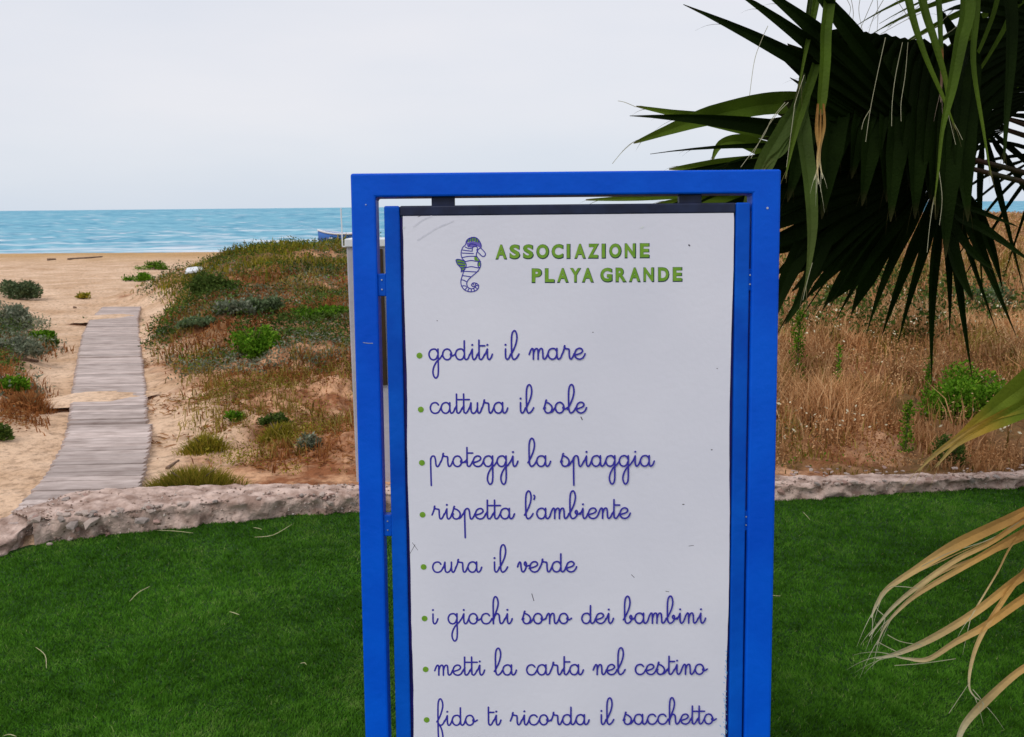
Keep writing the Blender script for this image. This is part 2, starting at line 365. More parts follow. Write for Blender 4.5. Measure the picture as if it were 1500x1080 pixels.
# ------------------------------------------------------------------ rubble wall
def smooth_line(pts, n):
    pts = [Vector(p) for p in pts]; d = [0]
    for a, b in zip(pts, pts[1:]): d.append(d[-1] + (b - a).length)
    s = np.linspace(0, d[-1], n)
    return np.stack([np.interp(s, d, [p[k] for p in pts]) for k in range(3)], -1), s
def rubble(near, farr, n, seed, h):
    A, s = smooth_line(near, n); B, _ = smooth_line(farr, n)
    prof = [(-.0, -.10), (0, -.02), (.0, .2), (.0, .4), (.0, .6), (.005, .78), (.02, .9), (.045, .97)] + [(k, 1.0) for k in np.linspace(.08, .94, 30)] + [(.98, .93), (1.0, .75), (1.0, .3), (1.0, -.6)]
    V = []
    for a, hh in prof:
        p = A * (1 - a) + B * a
        V.append(np.stack([p[:, 0], p[:, 1], hh * h(s / s[-1])], -1))
    V = np.stack(V, 1); k = V.shape[1]
    dirn = np.gradient(A, axis=0); dirn /= np.linalg.norm(dirn, axis=1)[:, None]
    nrm = np.stack([dirn[:, 1], -dirn[:, 0]], -1)
    ai = np.array([q[1] for q in prof])[None, :]; aa = np.array([q[0] for q in prof])[None, :]
    S = s[:, None] + 0 * ai; Q = aa * .35 + ai * .12 + seed
    rough = (fbm(S, Q, 4, 4, .55) - .5); ftn = fbm(S, Q, 17, 4, .6) - .5; crack = np.abs(fbm(S + 9, Q, 7, 3) - .5)
    top = (aa > .03)
    V[:, :, 2] += np.where(top, rough * .030 + ftn * .028 - .012 * (crack < .02), 0)
    face = (aa < .03)
    off = np.where(face, rough * .07 + ftn * .09, 0)
    V[:, :, 0] += off * nrm[:, 0:1]; V[:, :, 1] += off * nrm[:, 1:2]
    far_w = (aa > .95) * (fbm(S, S * 0 + seed, 2.2, 3) - .5) * .09
    V[:, :, 0] -= far_w * nrm[:, 0:1]; V[:, :, 1] -= far_w * nrm[:, 1:2]
    idx = np.arange(n * k).reshape(n, k)
    F = np.stack([idx[:-1, :-1], idx[1:, :-1], idx[1:, 1:], idx[:-1, 1:]], -1).reshape(-1, 4)
    F = np.concatenate([F])
    return V.reshape(-1, 3), F
wt_ = .10
n1 = [WALL_N[0]] + [G(x, y, 0) for x, y in ((180, 784), (300, 769), (420, 758), (520, 752), (800, 742), (1140, 733), (1500, 715), (1750, 704))]
f1 = [G(x, y, wt_) for x, y in ((30, 752), (110, 722), (200, 717), (330, 712), (530, 708), (800, 703), (1140, 692), (1500, 683), (1750, 676))]
for l_ in (n1, f1):
    d = (l_[-1] - l_[-2]).normalized(); l_.append(l_[-1] + d * 2)
f1 = [Vector((p.x, p.y, 0)) for p in f1]
for l_ in (n1, f1): l_.insert(0, l_[0] - (l_[1] - l_[0]).normalized() * .05)
h1 = lambda u: np.interp(u, [0, .12, .3, .5, 1], [.125, .11, .09, .075, .06])
V1, F1 = rubble(n1, f1, 620, 0.0, h1)
la = leg_a.copy(); lb = leg_b.copy(); oa = G(22, 757, .1); ob = G(0, 780, .04)
dv = (lb - la).normalized()
n2 = [la + Vector((.03, .26, 0)), lb, lb + dv * 2.4]; f2 = [oa + Vector((.06, .12, 0)), oa, ob, ob + (ob - oa).normalized() * .2 + dv * 2.2]
n2 = [Vector((p.x, p.y, 0)) for p in n2]; f2 = [Vector((p.x, p.y, 0)) for p in f2]
# the leg runs towards the camera with its face to the lawn
V2, F2 = rubble(n2[::-1], f2[::-1], 260, 3.7, lambda u: np.interp(u, [0, .72, .80, .93, 1], [.02, .02, .03, .10, .118]))
V2[:, 2] += .004
me = mesh_np('wall_body', np.concatenate([V1, V2]), np.concatenate([F1, F2 + len(V1)]))
wall = empty('garden_wall', n1[3].copy(), 'low crumbling pinkish rubble wall between green lawn and sandy dunes', 'wall')
link('wall_body', me, M['wall'], wall)
stone_me = {}
def stone_mesh(seed, matn):
    rr = np.random.default_rng(seed); import bmesh
    bm = bmesh.new(); bmesh.ops.create_icosphere(bm, subdivisions=1, radius=1)
    for v in bm.verts: v.co *= .62 + .6 * rr.random()
    me = bpy.data.meshes.new('stone'); bm.to_mesh(me); bm.free();  me.materials.append(M[matn]); return me
SM = [stone_mesh(i, ['stone1', 'stone1', 'stone2', 'stone3'][i % 4]) for i in range(12)]
def put_stone(p, sx, sy, sz, parent, name='stone'):
    o = bpy.data.objects.new(name, random.choice(SM)); C.objects.link(o); o.parent = parent
    o.location = Vector(p) - (parent.location if parent else Vector()); o.rotation_euler = (random.uniform(-.3, .3), random.uniform(-.3, .3), random.uniform(0, 6.3)); o.scale = (sx, sy, sz); return o
A1, _ = smooth_line(n1, 400); B1, _ = smooth_line(f1, 400)
for i in range(135):    # stones set along the broken front edge
    q = int((random.random() ** 2.2) * 300); a = Vector(A1[q]); b = Vector(B1[q]); u = q / 400
    hgt = float(h1(np.array([u]))[0]); f_ = random.choice([0, 0, .03, .06])
    s = random.uniform(.007, .022) * (1.5 if random.random() < .12 else 1)
    put_stone(a.lerp(b, f_) + Vector((0, .006, hgt * random.uniform(.25, 1.02) if f_ == 0 else hgt)), s * 1.3, s, s * .7, wall)
for i in range(60):     # stones showing in the top
    q = int(random.random() * 390); a = Vector(A1[q]); b = Vector(B1[q]); u = q / 400
    s = random.uniform(.007, .018)
    put_stone(a.lerp(b, random.uniform(.08, .95)) + Vector((0, 0, float(h1(np.array([u]))[0]) - .002)), s * 1.5, s, s * .4, wall)
for (x, y, s) in ((350, 765, .0), (134, 764, .045), (210, 762, .04), (105, 770, .035), (60, 766, .03), (230, 765, .03)):
    if s: put_stone(G(x, y, .085), s * 1.2, s * .8, s * .55, wall)
for i in range(20):
    k = random.random(); s = random.uniform(.01, .022)
    k *= .6; a = n2[0].lerp(n2[1], k); b = f2[1].lerp(f2[2], k)
    put_stone(a.lerp(b, random.uniform(0.1, .9)) + Vector((0, 0, .105 - .075 * k)), s * 1.4, s, s * .6, wall)
for (x, y, lb_) in ((73, 797, 'pale pebble on the lawn right in the inner corner of the wall'), (134, 785, 'pale pebble at the wall foot, third from the corner'), (158, 782, 'pale pebble at the wall foot, farthest right from the corner'), (103, 790, 'pale pebble at the wall foot, second from the corner')):
    tag(put_stone(G(x, y, .010), .016, .011, .009, None, 'pebble'), lb_, 'pebble', 'pebbles fallen at the foot of the wall')

for i in range(50):
    x_ = random.uniform(1130, 1500); y_ = random.uniform(684, 704) - (x_ - 1130) * .015; s = random.uniform(.006, .015)
    put_stone(G(x_, y_, .075 - (x_ - 1130) * .00003), s * 1.5, s, s * .5, wall)
cv = []; cf = []; ct = []
for i in range(2600):   # grit and broken chips too small to pick apart
    if i % 5: 
        q = int((random.random() ** 1.3) * 380); a = Vector(A1[q]); b = Vector(B1[q]); hgt = float(h1(np.array([q / 400]))[0])
        if random.random() < .45: pz = a + Vector((0, .004, hgt * random.uniform(.0, 1)))
        else: pz = a.lerp(b, random.uniform(.02, .97)) + Vector((0, 0, hgt))
    else:
        k = random.random() * .9; a = n2[0].lerp(n2[1], k); b = f2[1].lerp(f2[2], k); pz = a.lerp(b, random.random()) + Vector((0, 0, .108 - .085 * k))
    r_ = random.uniform(.003, .009); n_ = len(cv)
    for d_ in ((1, 0, 0), (-.6, .8, 0), (-.6, -.8, 0), (0, 0, .8), (0, 0, -.8)): cv.append(tuple(pz + Vector(d_) * r_ * random.uniform(.6, 1.4)))
    cf += [(n_, n_ + 1, n_ + 3), (n_ + 1, n_ + 2, n_ + 3), (n_ + 2, n_, n_ + 3), (n_ + 1, n_, n_ + 4), (n_ + 2, n_ + 1, n_ + 4), (n_, n_ + 2, n_ + 4)]; ct += [random.random()] * 5
M['chips'] = mat('stone_chips', (.85, .85, .85), .9, (1.1, 1.1, 1.1), 10, 2, attr='t', attr_cols=[(0, (.20, .14, .11)), (.35, (.34, .24, .19)), (.7, (.48, .37, .31)), (1, (.68, .60, .54))])
o = link('rubble_chips', mesh_np('rubble_chips', cv, cf, {'t': ct}), M['chips'], wall); o['kind'] = 'stuff'
# ------------------------------------------------------------------ boardwalk
rows = [(772, -2, 176), (745, 25, 190), (720, 47, 198), (700, 66, 205), (680, 80, 211), (650, 96, 217), (622, 104, 218.5), (619, 105, 213), (600, 107, 212), (580, 109, 211.5), (550, 113, 208), (520, 118.5, 205), (490, 125, 202), (470, 134, 200), (451, 152, 205)]
Lp, Rp = [], []
for (y, a, b) in rows:
    zc = float(H(np.array([G((a + b) / 2, y, -.05).x]), np.array([G((a + b) / 2, y, -.05).y]), fine=False)[0]) + .05
    Lp.append(G(a, y, zc)); Rp.append(G(b, y, zc))
bw = empty('boardwalk', (Lp[2] + Rp[2]) / 2, 'weathered grey plank boardwalk crossing the sand towards the sea', 'boardwalk')
cum = [0]
for i in range(1, len(rows)): cum.append(cum[-1] + (((Lp[i] + Rp[i]) - (Lp[i - 1] + Rp[i - 1])) / 2).length)
s = 0.0; tot = cum[-1]; steps = []
k = 0
plank_me = {}
brk = [cum[6] + .01, (cum[9] + cum[10]) / 2 - .2, cum[11] - .3, cum[12] + .3]
while s < tot:
    wdt = .088
    lerp3 = lambda L_: Vector([np.interp(s, cum, [p[j] for p in L_]) for j in range(3)])
    l_, r_ = lerp3(Lp), lerp3(Rp)
    lim = lambda p: float(np.interp(p.x, [q.x for q in f1], [q.y for q in f1])) - .05
    while (r_ - l_).length > .08 and r_.y + .0 < lim(r_) : r_ = r_.lerp(l_, .04)
    if l_.y < lim(l_) - .04: s += .088; k += 1; continue
    c = (l_ + r_) / 2; ax = (r_ - l_) / 2; ln = ax.length
    sec = sum(s > b for b in brk); zoff = .012 * (sec % 2) + .004 * sec
    ang = math.atan2(ax.y, ax.x) * .35 + .05 + random.uniform(-.004, .004)
    key = k % 12
    if key not in plank_me:
        mb = MB(); mb.box(Vector(), Vector((1, 0, 0)), Vector((0, .0378 + .0016 * ((key * 7) % 3 - 1), 0)), Vector((0, 0, .013)))
        me = bpy.data.meshes.new('plank'); me.from_pydata(mb.v, [], mb.f); me.materials.append(M['plank']); plank_me[key] = me
    o = bpy.data.objects.new('plank', plank_me[key]); C.objects.link(o); o.parent = bw
    o.location = c + Vector((random.uniform(-.006, .006), 0, zoff + random.uniform(-.003, .003) - .01)) - bw.location
    o.rotation_euler = (random.uniform(-.02, .02), random.uniform(-.006, .006), ang); o.scale = (ln * random.uniform(.985, 1.01), 1, 1)
    s += wdt * (1.0 if abs(min((s - b for b in brk), key=abs)) > .05 else 1.35); k += 1
# two buried bearers under the planks
for off in (.25, .75):
    mb = MB(); pts = [Lp[i].lerp(Rp[i], off) - Vector((0, 0, .05)) for i in range(3, len(rows))]; mb.tube(pts, .025, 6); mb.build('bearer', M['plank'], bw)
# blown sand over some planks
def sand_patch(px, py, w_, d_, hgt, parent_label):
    c = G(px, py, float(H(np.array([G(px, py, -.05).x]), np.array([G(px, py, -.05).y]), fine=False)[0]) + .06)
    n = 28; u = np.linspace(-1, 1, n); A, B = np.meshgrid(u, u, indexing='ij')
    rr = np.sqrt(A ** 2 + B ** 2) + (fbm(A * 3 + px, B * 3, 1, 3) - .5) * .6
    z = c.z + hgt * (1 - rr ** 2) + (fbm(A * 6, B * 6 + px, 1, 3) - .5) * .006
    V = np.stack([c.x + A * w_ + B * .05, c.y + B * d_, z], -1).reshape(-1, 3)
    idx = np.arange(n * n).reshape(n, n); Fq = np.stack([idx[:-1, :-1], idx[1:, :-1], idx[1:, 1:], idx[:-1, 1:]], -1).reshape(-1, 4)
    keep = (rr.reshape(-1)[Fq].max(1) < 1.25)
    me = mesh_np('sand_drift', V, Fq[keep], {'soil': np.zeros(n * n), 'wet': np.zeros(n * n), 'humus': np.zeros(n * n)})
    o = link('sand_drift', me, bpy.data.materials['sand'], smooth=True); tag(o, kind='stuff', label=parent_label, cat='sand')
sand_patch(140, 584, .40, .30, .022, 'thin drift of sand blown across the middle of the boardwalk')
sand_patch(150, 466, .40, .5, .03, 'sand spread over the far left end of the boardwalk')

# ------------------------------------------------------------------ the sign
sgn = P(831, 255, 1.645)
LEAN = R(4.9)
SU = Vector((1, 0, 0)); SV = Vector((0, math.sin(LEAN), math.cos(LEAN))); SN = SU.cross(SV)   # SN points to the camera (-Y)
def uv(px, py, off=0.0):
    r = ray(px, py); o_ = sgn + SN * off; t = (o_ - CAM).dot(SN) / r.dot(SN); q = CAM + r * t - o_; return q.dot(SU), q.dot(SV)
def W(u, v, off=0.0): return sgn + SU * u + SV * v + SN * off
u_l = uv(515, 255)[0]; u_r = uv(1147, 247)[0]; v_t = (uv(515, 255)[1] + uv(1147, 247)[1]) / 2
u_l = (u_l + uv(533, 1078)[0]) / 2; u_r = (u_r + uv(1127, 1078)[0]) / 2
tb = (uv(551, 300)[0] - uv(515, 300)[0])       # tube width left
tb2 = (uv(1145, 350)[0] - uv(1104, 350)[0])
trail = uv(831, 250)[1] - uv(831, 285)[1]
VB = -sgn.z / math.cos(LEAN) + .01     # down to the lawn
sign = empty('signboard', Vector((sgn.x, sgn.y + VB * math.sin(LEAN), 0)), 'blue steel framed white signboard with green heading and blue handwritten rules on the lawn', 'sign')
def sbox(name, ua, ub, va, vb, n0, n1_, matn, parent=sign, bevel=.003):
    mb = MB(); c = W((ua + ub) / 2, (va + vb) / 2, (n0 + n1_) / 2)
    mb.box(c, SU * ((ub - ua) / 2), SV * ((vb - va) / 2), SN * ((n1_ - n0) / 2)); return mb.build(name, M[matn], parent, bevel=bevel)
T_ = .045
def frame_mesh():
    # one welded outer frame: two posts and a top rail mitred into one body with bevelled edges
    a, b, c_, d = u_l, u_l + tb, u_r - tb2, u_r
    prof = [(a, VB), (a, v_t), (d, v_t), (d, VB), (c_, VB), (c_, v_t - trail), (b, v_t - trail), (b, VB)]
    mb = MB(); vs = [W(u, v, 0) for u, v in prof] + [W(u, v, -T_) for u, v in prof]; n = 8
    # faces split into quads
    q = [(0, 1, 6, 7), (1, 2, 5, 6), (2, 3, 4, 5)]
    fs = [t[::-1] for t in q] + [tuple(i + n for i in t) for t in q]
    fs += [(i, (i + 1) % n, (i + 1) % n + n, i + n) for i in range(n)]
    mb.add(vs, fs); o = mb.build('outer_frame', M['blue'], sign, bevel=.004); return o
frame_mesh()
g0 = uv(566, 350)[0]; g1 = uv(588, 350)[0]; g2 = uv(1078, 350)[0]; g3 = uv(1100, 350)[0]; vi = uv(831, 299)[1]
g0 = (g0 + uv(577, 1070)[0]) / 2; g1 = (g1 + uv(599, 1070)[0]) / 2; g2 = (g2 + uv(1068, 1070)[0]) / 2; g3 = (g3 + uv(1087, 1070)[0]) / 2
VIB = VB + .14
for (a, b) in ((g0, g1), (g2, g3)): sbox('inner_stile', a, b, VIB, vi, -.034, -.002, 'blue_inner', bevel=.003)
p0 = (uv(591, 400)[0] + uv(606, 1070)[0]) / 2; p1 = (uv(1074, 400)[0] + uv(1064, 1070)[0]) / 2
pv = uv(831, 305.3)[1]
sbox('inner_rail', g1 + .0005, g2 - .0005, pv - .012, vi, -.036, -.003, 'rubber', bevel=.003)
sbox('backing_board', g1 + .0005, g2 - .0005, VIB, pv - .0125, -.030, -.010, 'navy', bevel=0)
# the white board: edges a little uneven, slightly proud of its backing, top left corner cut and curled
mb = MB(); nn = 60; ring = []
def edge_pts():
    pts = []
    for i in range(nn + 1):      # bottom to top on the left
        v = VIB + .01 + (pv - .012 - VIB - .01) * i / nn; pts.append((p0 + .0016 * math.sin(i * .37) * math.sin(i * .11) + random.uniform(-.0004, .0004), v))
    pts.append((p0 + .004, pv - .006)); pts.append((p0 + .012, pv - .0008))
    for i in range(1, 31): pts.append((p0 + .012 + (p1 - p0 - .012) * i / 30, pv + random.uniform(-.0006, .0006)))
    for i in range(1, nn + 1):
        v = pv - (pv - VIB - .01) * i / nn; pts.append((p1 + .0018 * math.sin(i * .23 + 1) + random.uniform(-.0004, .0004), v))
    return pts
ep = edge_pts(); n = len(ep)
cfr = W((p0 + p1) / 2, (pv + VIB) / 2, -.004); vs = [cfr] + [W(u, v, -.004) for u, v in ep] + [W(u, v, -.011) for u, v in ep]
fs = [(0, (i + 1) % n + 1, i + 1) for i in range(n)] + [(i + 1, (i + 1) % n + 1, (i + 1) % n + 1 + n, i + 1 + n) for i in range(n)]
mb.add(vs, fs); board = mb.build('board', M['panel'], sign)
PN = -.004
# brackets
for (xa, xb, ya, yb) in ((551, 568, 401, 434), (1098, 1107, 394, 426), (560, 575, 756, 787), (1089, 1098, 750, 779)):
    a = uv(xa, ya)[0]; b = uv(xb, yb)[0]; v1 = uv(xa, ya)[1]; v2 = uv(xb, yb)[1]
    if xa < 800: a = u_l + tb - .001; b = g0 + .001
    else: a = g3 - .001; b = u_r - tb2 + .001
    br_ = sbox('side_bracket', a, b, v2, v1, -.030, -.006, 'blue_inner', bevel=.002)
    for f_ in (.3, .72):
        mb = MB(); c = W((a + b) / 2, v2 + (v1 - v2) * f_, -.0055); mb.tube([c - SN * .002, c + SN * .0012], .0015, 8); mb.build('screw', M['screw'], br_)
for (xa, xb) in ((631, 665), (997, 1030)):
    a = uv(xa, 290)[0]; b = uv(xb, 290)[0]; sbox('top_bracket', a, b, vi - .001, v_t - trail + .001, -.032, -.012, 'rubber', bevel=.002)
for (x, y) in ((1124, 305), (536, 300)):
    u, v = uv(x, y); mb = MB(); mb.tube([W(u, v, -.001), W(u, v, .0012)], .0022 if x > 800 else .0012, 8); mb.build('screw', M['screw'], sign)
# small scratches and specks on the painted steel and the board
def ribbon_uv(mb, pts, wdt, off0, doff=0.0, caps=True):
    pts = [Vector((p[0], p[1])) for p in pts]; n = len(pts); vs = []; 
    for i, p in enumerate(pts):
        d = (pts[min(i + 1, n - 1)] - pts[max(i - 1, 0)]); d = d.normalized() if d.length > 0 else Vector((1, 0)); q = Vector((-d.y, d.x))
        w_ = wdt[i] if hasattr(wdt, '__len__') else wdt
        o_ = off0 + doff * i; vs += [W(*(p + q * w_ / 2), o_), W(*(p - q * w_ / 2), o_)]
    mb.add(vs, [(2 * i, 2 * i + 1, 2 * i + 3, 2 * i + 2) for i in range(n - 1)])
    if caps:
        for e, o_ in ((0, off0 - .00003), (n - 1, off0 + doff * (n - 1) + .00003)):
            w_ = wdt[e] if hasattr(wdt, '__len__') else wdt
            p = pts[e]; cv = [W(p.x, p.y, o_)] + [W(p.x + math.cos(a * math.pi / 4) * w_ / 2, p.y + math.sin(a * math.pi / 4) * w_ / 2, o_) for a in range(8)]
            mb.add(cv, [(0, a + 1, (a + 1) % 8 + 1) for a in range(8)])
mb = MB()
for (x, y, x2, y2) in ((532, 502, 546, 503),):
    ribbon_uv(mb, [uv(x, y), uv((x + x2) / 2, (y + y2) / 2 + .4), uv(x2, y2)], .0011, .0006)
mb.build('scratch_marks', M['screw'], sign)
mb = MB(); 
for (x, y, r_) in ((939, 334, 2.0), (591, 334, 1.0)):
    ribbon_uv(mb, [uv(x, y, PN), uv(x + r_ * 1.6, y - r_, PN)], .003, PN + .0005)
mb.build('white_marks', M['white'], board)
mb = MB()
for (x, y, x2, y2, wd) in ((779, 870, 782, 880, 1.6), (1009, 359, 1010, 360, 3), (1042, 659, 1043, 659, 2.2), (868, 487, 869, 487, 1.6), (851, 611, 853, 615, 2), (1000, 739, 1002, 739, 2), (604, 795, 612, 806, .8), (600, 812, 608, 798, .8), (1009, 800, 1016, 799, 1), (612, 318, 628, 312, .8), (925, 842, 929, 846, 1.2), (700, 398, 701, 398, 1.2), (640, 470, 641, 470, 1.4), (1050, 540, 1051, 540, 1.4), (975, 866, 980, 867, 1)):
    ribbon_uv(mb, [uv(x, y, PN), uv(x2, y2, PN)], wd * .0009, PN + .0003)
mb.build('dirt_specks', M['speck'], board)
mb = MB()   # torn flecks of pale blue at the lower right edge of the board
for i in range(46):
    y = 950 + 128 * random.random() ** .6; x = 1063.5 - abs(random.gauss(0, 1)) * (1 + (y - 950) / 40)
    ribbon_uv(mb, [uv(x, y, PN), uv(x + random.uniform(.5, 2.5), y + random.uniform(1, 4), PN)], .0012, PN + .0004 + i * 1e-5, caps=False)
mb.build('blue_flecks', mat('sky_blue_paint', (.18, .45, .8), .5), board)
mb = MB()   # crease smears in the top left corner
for (pts, wd) in ([(612, 352), (640, 334), (664, 324)], .003), ([(606, 332), (620, 322), (632, 317)], .003):
    ribbon_uv(mb, [uv(x, y, PN) for x, y in pts], wd, PN + .0003)
mb.build('crease_marks', M['scuff'], board)

# ---- handwriting
GL = {
 'a': (1.45, [[(.93,.72),(.75,.95),(.5,1),(.2,.87),(.05,.5),(.2,.13),(.5,0),(.78,.12),(.94,.45)], [(.95,1),(.95,.35),(1.03,.06),(1.18,.02),(1.35,.18),(1.47,.48)]]),
 'd': (1.45, [[(.93,.72),(.75,.95),(.5,1),(.2,.87),(.05,.5),(.2,.13),(.5,0),(.78,.12),(.94,.45)], [(.95,1.75),(.95,.35),(1.03,.06),(1.18,.02),(1.35,.18),(1.47,.48)]]),
 'g': (1.38, [[(.93,.72),(.75,.95),(.5,1),(.2,.87),(.05,.5),(.2,.13),(.5,0),(.78,.12),(.94,.45)], [(.97,1),(.97,0),(.97,-1.0),(.9,-1.5),(.7,-1.7),(.5,-1.5),(.42,-1.1),(.55,-.6),(.85,-.12),(1.15,.12),(1.4,.45)]]),
 'c': (1.12, [[(.9,.78),(.75,.95),(.5,1),(.2,.87),(.05,.5),(.2,.13),(.5,0),(.8,.06),(1.0,.25),(1.14,.5)]]),
 'o': (1.3, [[(.75,.93),(.5,1),(.2,.87),(.05,.5),(.2,.13),(.5,0),(.8,.13),(.95,.5),(.85,.8),(.7,.95)], [(.93,.62),(.84,.5),(.92,.36),(1.1,.38),(1.32,.52)]]),
 'e': (1.1, [[(0,.35),(.3,.42),(.68,.55),(.86,.75),(.75,.95),(.5,1),(.22,.85),(.08,.5),(.18,.15),(.5,0),(.8,.06),(1.0,.25),(1.12,.5)]]),
 'i': (.78, [[(0,.4),(.14,.62),(.3,.98)], [(.3,.98),(.3,.3),(.38,.05),(.52,.02),(.68,.2),(.8,.5)], [(.3,1.36),(.31,1.37)]]),
 'l': (.85, [[(0,.35),(.25,.75),(.55,1.4),(.68,2.0),(.6,2.5),(.42,2.66),(.22,2.45),(.13,1.9),(.13,.9),(.16,.3),(.28,.04),(.45,.02),(.68,.2),(.87,.5)]]),
 'h': (1.35, [[(0,.35),(.3,.8),(.6,1.5),(.7,2.05),(.6,2.5),(.42,2.66),(.25,2.45),(.18,1.9),(.18,.9),(.18,0)], [(.18,.35),(.35,.8),(.58,1),(.78,.85),(.83,.4),(.9,.08),(1.05,.02),(1.22,.18),(1.37,.5)]]),
 'b': (1.15, [[(0,.35),(.25,.75),(.55,1.4),(.68,2.0),(.6,2.5),(.42,2.66),(.22,2.45),(.13,1.9),(.13,.9),(.16,.35),(.3,.05),(.55,.03),(.8,.25),(.88,.6),(.78,.78),(.66,.62),(.8,.42),(1.0,.42),(1.17,.55)]]),
 'f': (.85, [[(0,.35),(.3,.8),(.58,1.5),(.68,2.05),(.58,2.5),(.4,2.66),(.22,2.4),(.15,1.8),(.13,.5),(.14,-1.0),(.25,-1.6),(.45,-1.75),(.62,-1.5),(.62,-1.0),(.5,-.4),(.3,.0),(.13,.25)], [(.25,.05),(.5,.03),(.7,.2),(.87,.5)]]),
 'm': (1.85, [[(0,.45),(.12,.75),(.25,.97),(.36,.98),(.42,.8),(.42,0)], [(.42,.45),(.55,.85),(.72,1),(.86,.92),(.9,.6),(.9,0)], [(.9,.45),(1.03,.85),(1.2,1),(1.34,.9),(1.38,.5),(1.4,.15),(1.5,.02),(1.65,.08),(1.78,.28),(1.87,.5)]]),
 'n': (1.38, [[(0,.45),(.12,.75),(.25,.97),(.36,.98),(.42,.8),(.42,0)], [(.42,.45),(.55,.85),(.72,1),(.86,.92),(.9,.6),(.92,.2),(1.0,.03),(1.13,.03),(1.28,.22),(1.4,.5)]]),
 'p': (1.2, [[(0,.42),(.1,.62),(.2,.85)], [(.18,.75),(.18,-.5),(.2,-1.8)], [(.18,.55),(.25,.88),(.42,1),(.6,.93),(.68,.6),(.72,.2),(.82,.0),(.97,.05),(1.1,.25),(1.22,.5)]]),
 'r': (1.22, [[(0,.4),(.14,.7),(.25,1.05),(.28,1.25)], [(.3,1.24),(.24,1.12),(.33,.98)], [(.25,1.1),(.4,.98),(.6,.95),(.72,.88),(.74,.4),(.8,.08),(.95,.02),(1.1,.2),(1.24,.5)]]),
 's': (1.15, [[(0,.4),(.14,.75),(.27,1.22)], [(.3,1.2),(.22,1.1),(.3,1.0),(.55,.9),(.8,.68),(.87,.4),(.72,.1),(.45,0),(.2,.1),(.1,.35),(.18,.5)], [(.6,.03),(.85,.1),(1.03,.3),(1.17,.5)]]),
 't': (.74, [[(.2,1.8),(.2,.3),(.28,.05),(.43,.02),(.6,.2),(.76,.5)], [(.2,1.28),(.78,1.28)], [(0,.38),(.08,.5),(.2,.75)]]),
 'u': (1.3, [[(0,.4),(.1,.62),(.2,.98)], [(.2,.98),(.2,.35),(.28,.06),(.48,.0),(.7,.15),(.85,.5),(.87,.98)], [(.87,.98),(.87,.3),(.95,.05),(1.08,.02),(1.22,.22),(1.32,.5)]]),
 'v': (1.2, [[(0,.5),(.1,.8),(.22,.97),(.32,.85),(.36,.45),(.45,.08),(.62,.03),(.82,.3),(.92,.75),(.8,.98),(.7,.8),(.82,.6),(1.02,.58),(1.22,.65)]]),
 "'": (.35, [[(.12,2.25),(.2,2.1),(.12,1.85)]]),
 ' ': (1.05, []),
}
def catmull(pts, n=6):
    if len(pts) < 3: return pts
    P_ = [pts[0]] + list(pts) + [pts[-1]]; o = []
    for i in range(1, len(P_) - 2):
        p0_, p1_, p2_, p3_ = [np.array(q, float) for q in P_[i - 1:i + 3]]
        for k in range(n):
            t = k / n; o.append(tuple(.5 * ((2 * p1_) + (-p0_ + p2_) * t + (2 * p0_ - 5 * p1_ + 4 * p2_ - p3_) * t * t + (-p0_ + 3 * p1_ - 3 * p2_ + p3_) * t ** 3)))
    o.append(tuple(pts[-1])); return o
LINES = [("goditi il mare", 628.5, 857, 527.3, 526, (614.5, 521)), ("cattura il sole", 630.5, 859, 605.6, 604.8, (616.5, 600)), ("proteggi la spiaggia", 631, 958, 683.6, 682.6, (618, 678)),
         ("rispetta l'ambiente", 633, 923, 760.5, 759, (619, 754)), ("cura il verde", 634, 844.5, 838.5, 837.4, (620.5, 830.5)), ("i giochi sono dei bambini", 634.5, 1033, 914, 912.2, (622, 906)),
         ("metti la carta nel cestino", 637, 1035.5, 989.2, 987, (623.5, 980.5)), ("fido ti ricorda il sacchetto", 640, 1048.5, 1062.6, 1059.6, (625, 1054.5))]
XH = uv(700, 500, PN)[1] - uv(700, 515.8, PN)[1]
NEXT_GAP = None
for (txt, xa, xb, ya, yb, bl) in LINES:
    strokes = []; x = 0; word = 0
    wid_ = []
    for i, ch in enumerate(txt):
        adv, st = GL[ch]
        first = i == 0 or txt[i - 1] in " '"
        for q in st:
            if first and q[0][0] <= .01 and ch in 'ilhbftup' and q[-1][1] < 1.1 and len(q) <= 3: continue   # no lead-in at a word's start
            strokes.append([(x + p[0], p[1]) for p in q]); wid_.append(word)
        if ch == ' ': word += 1
        x += adv
    xmax = max(p[0] for q in strokes for p in q); xmin = min(p[0] for q in strokes for p in q)
    ua, va = uv(xa, ya, PN); ub, vb = uv(xb, yb, PN); kx = (ub - ua) / (xmax - xmin)
    mbs = {k_: MB() for k_ in set(wid_)}; off = PN + .0004
    for q, wi_ in zip(strokes, wid_):
        mb = mbs[wi_]; pts = catmull(q, 6); pp = [(ua + (p[0] - xmin) * kx, va + (vb - va) * (p[0] - xmin) / (xmax - xmin) + p[1] * XH) for p in pts]
        dot = len(q) == 2 and abs(q[0][0] - q[1][0]) < .03
        ribbon_uv(mb, pp, .0042 if dot else .0032, off, 1.2e-6); off += 1.5e-6 * len(pp) + 2e-6
    for k_, mw in mbs.items(): tag(mw.build('handwritten_word', M['ink'], board), 'dark blue cursive word ' + txt.split(' ')[k_])
    bu, bv = uv(*bl, PN); mb = MB(); rad = .0056
    mb.add([W(bu, bv, PN + .0009)] + [W(bu + math.cos(a * math.pi / 12) * rad * (1 + .03 * math.sin(a * 3)), bv + math.sin(a * math.pi / 12) * rad, PN + .0007) for a in range(24)], [(0, a + 1, (a + 1) % 24 + 1) for a in range(24)])
    mb.build('bullet', M['green_ink'], board)
# the next line starts just under the picture: left off the frame

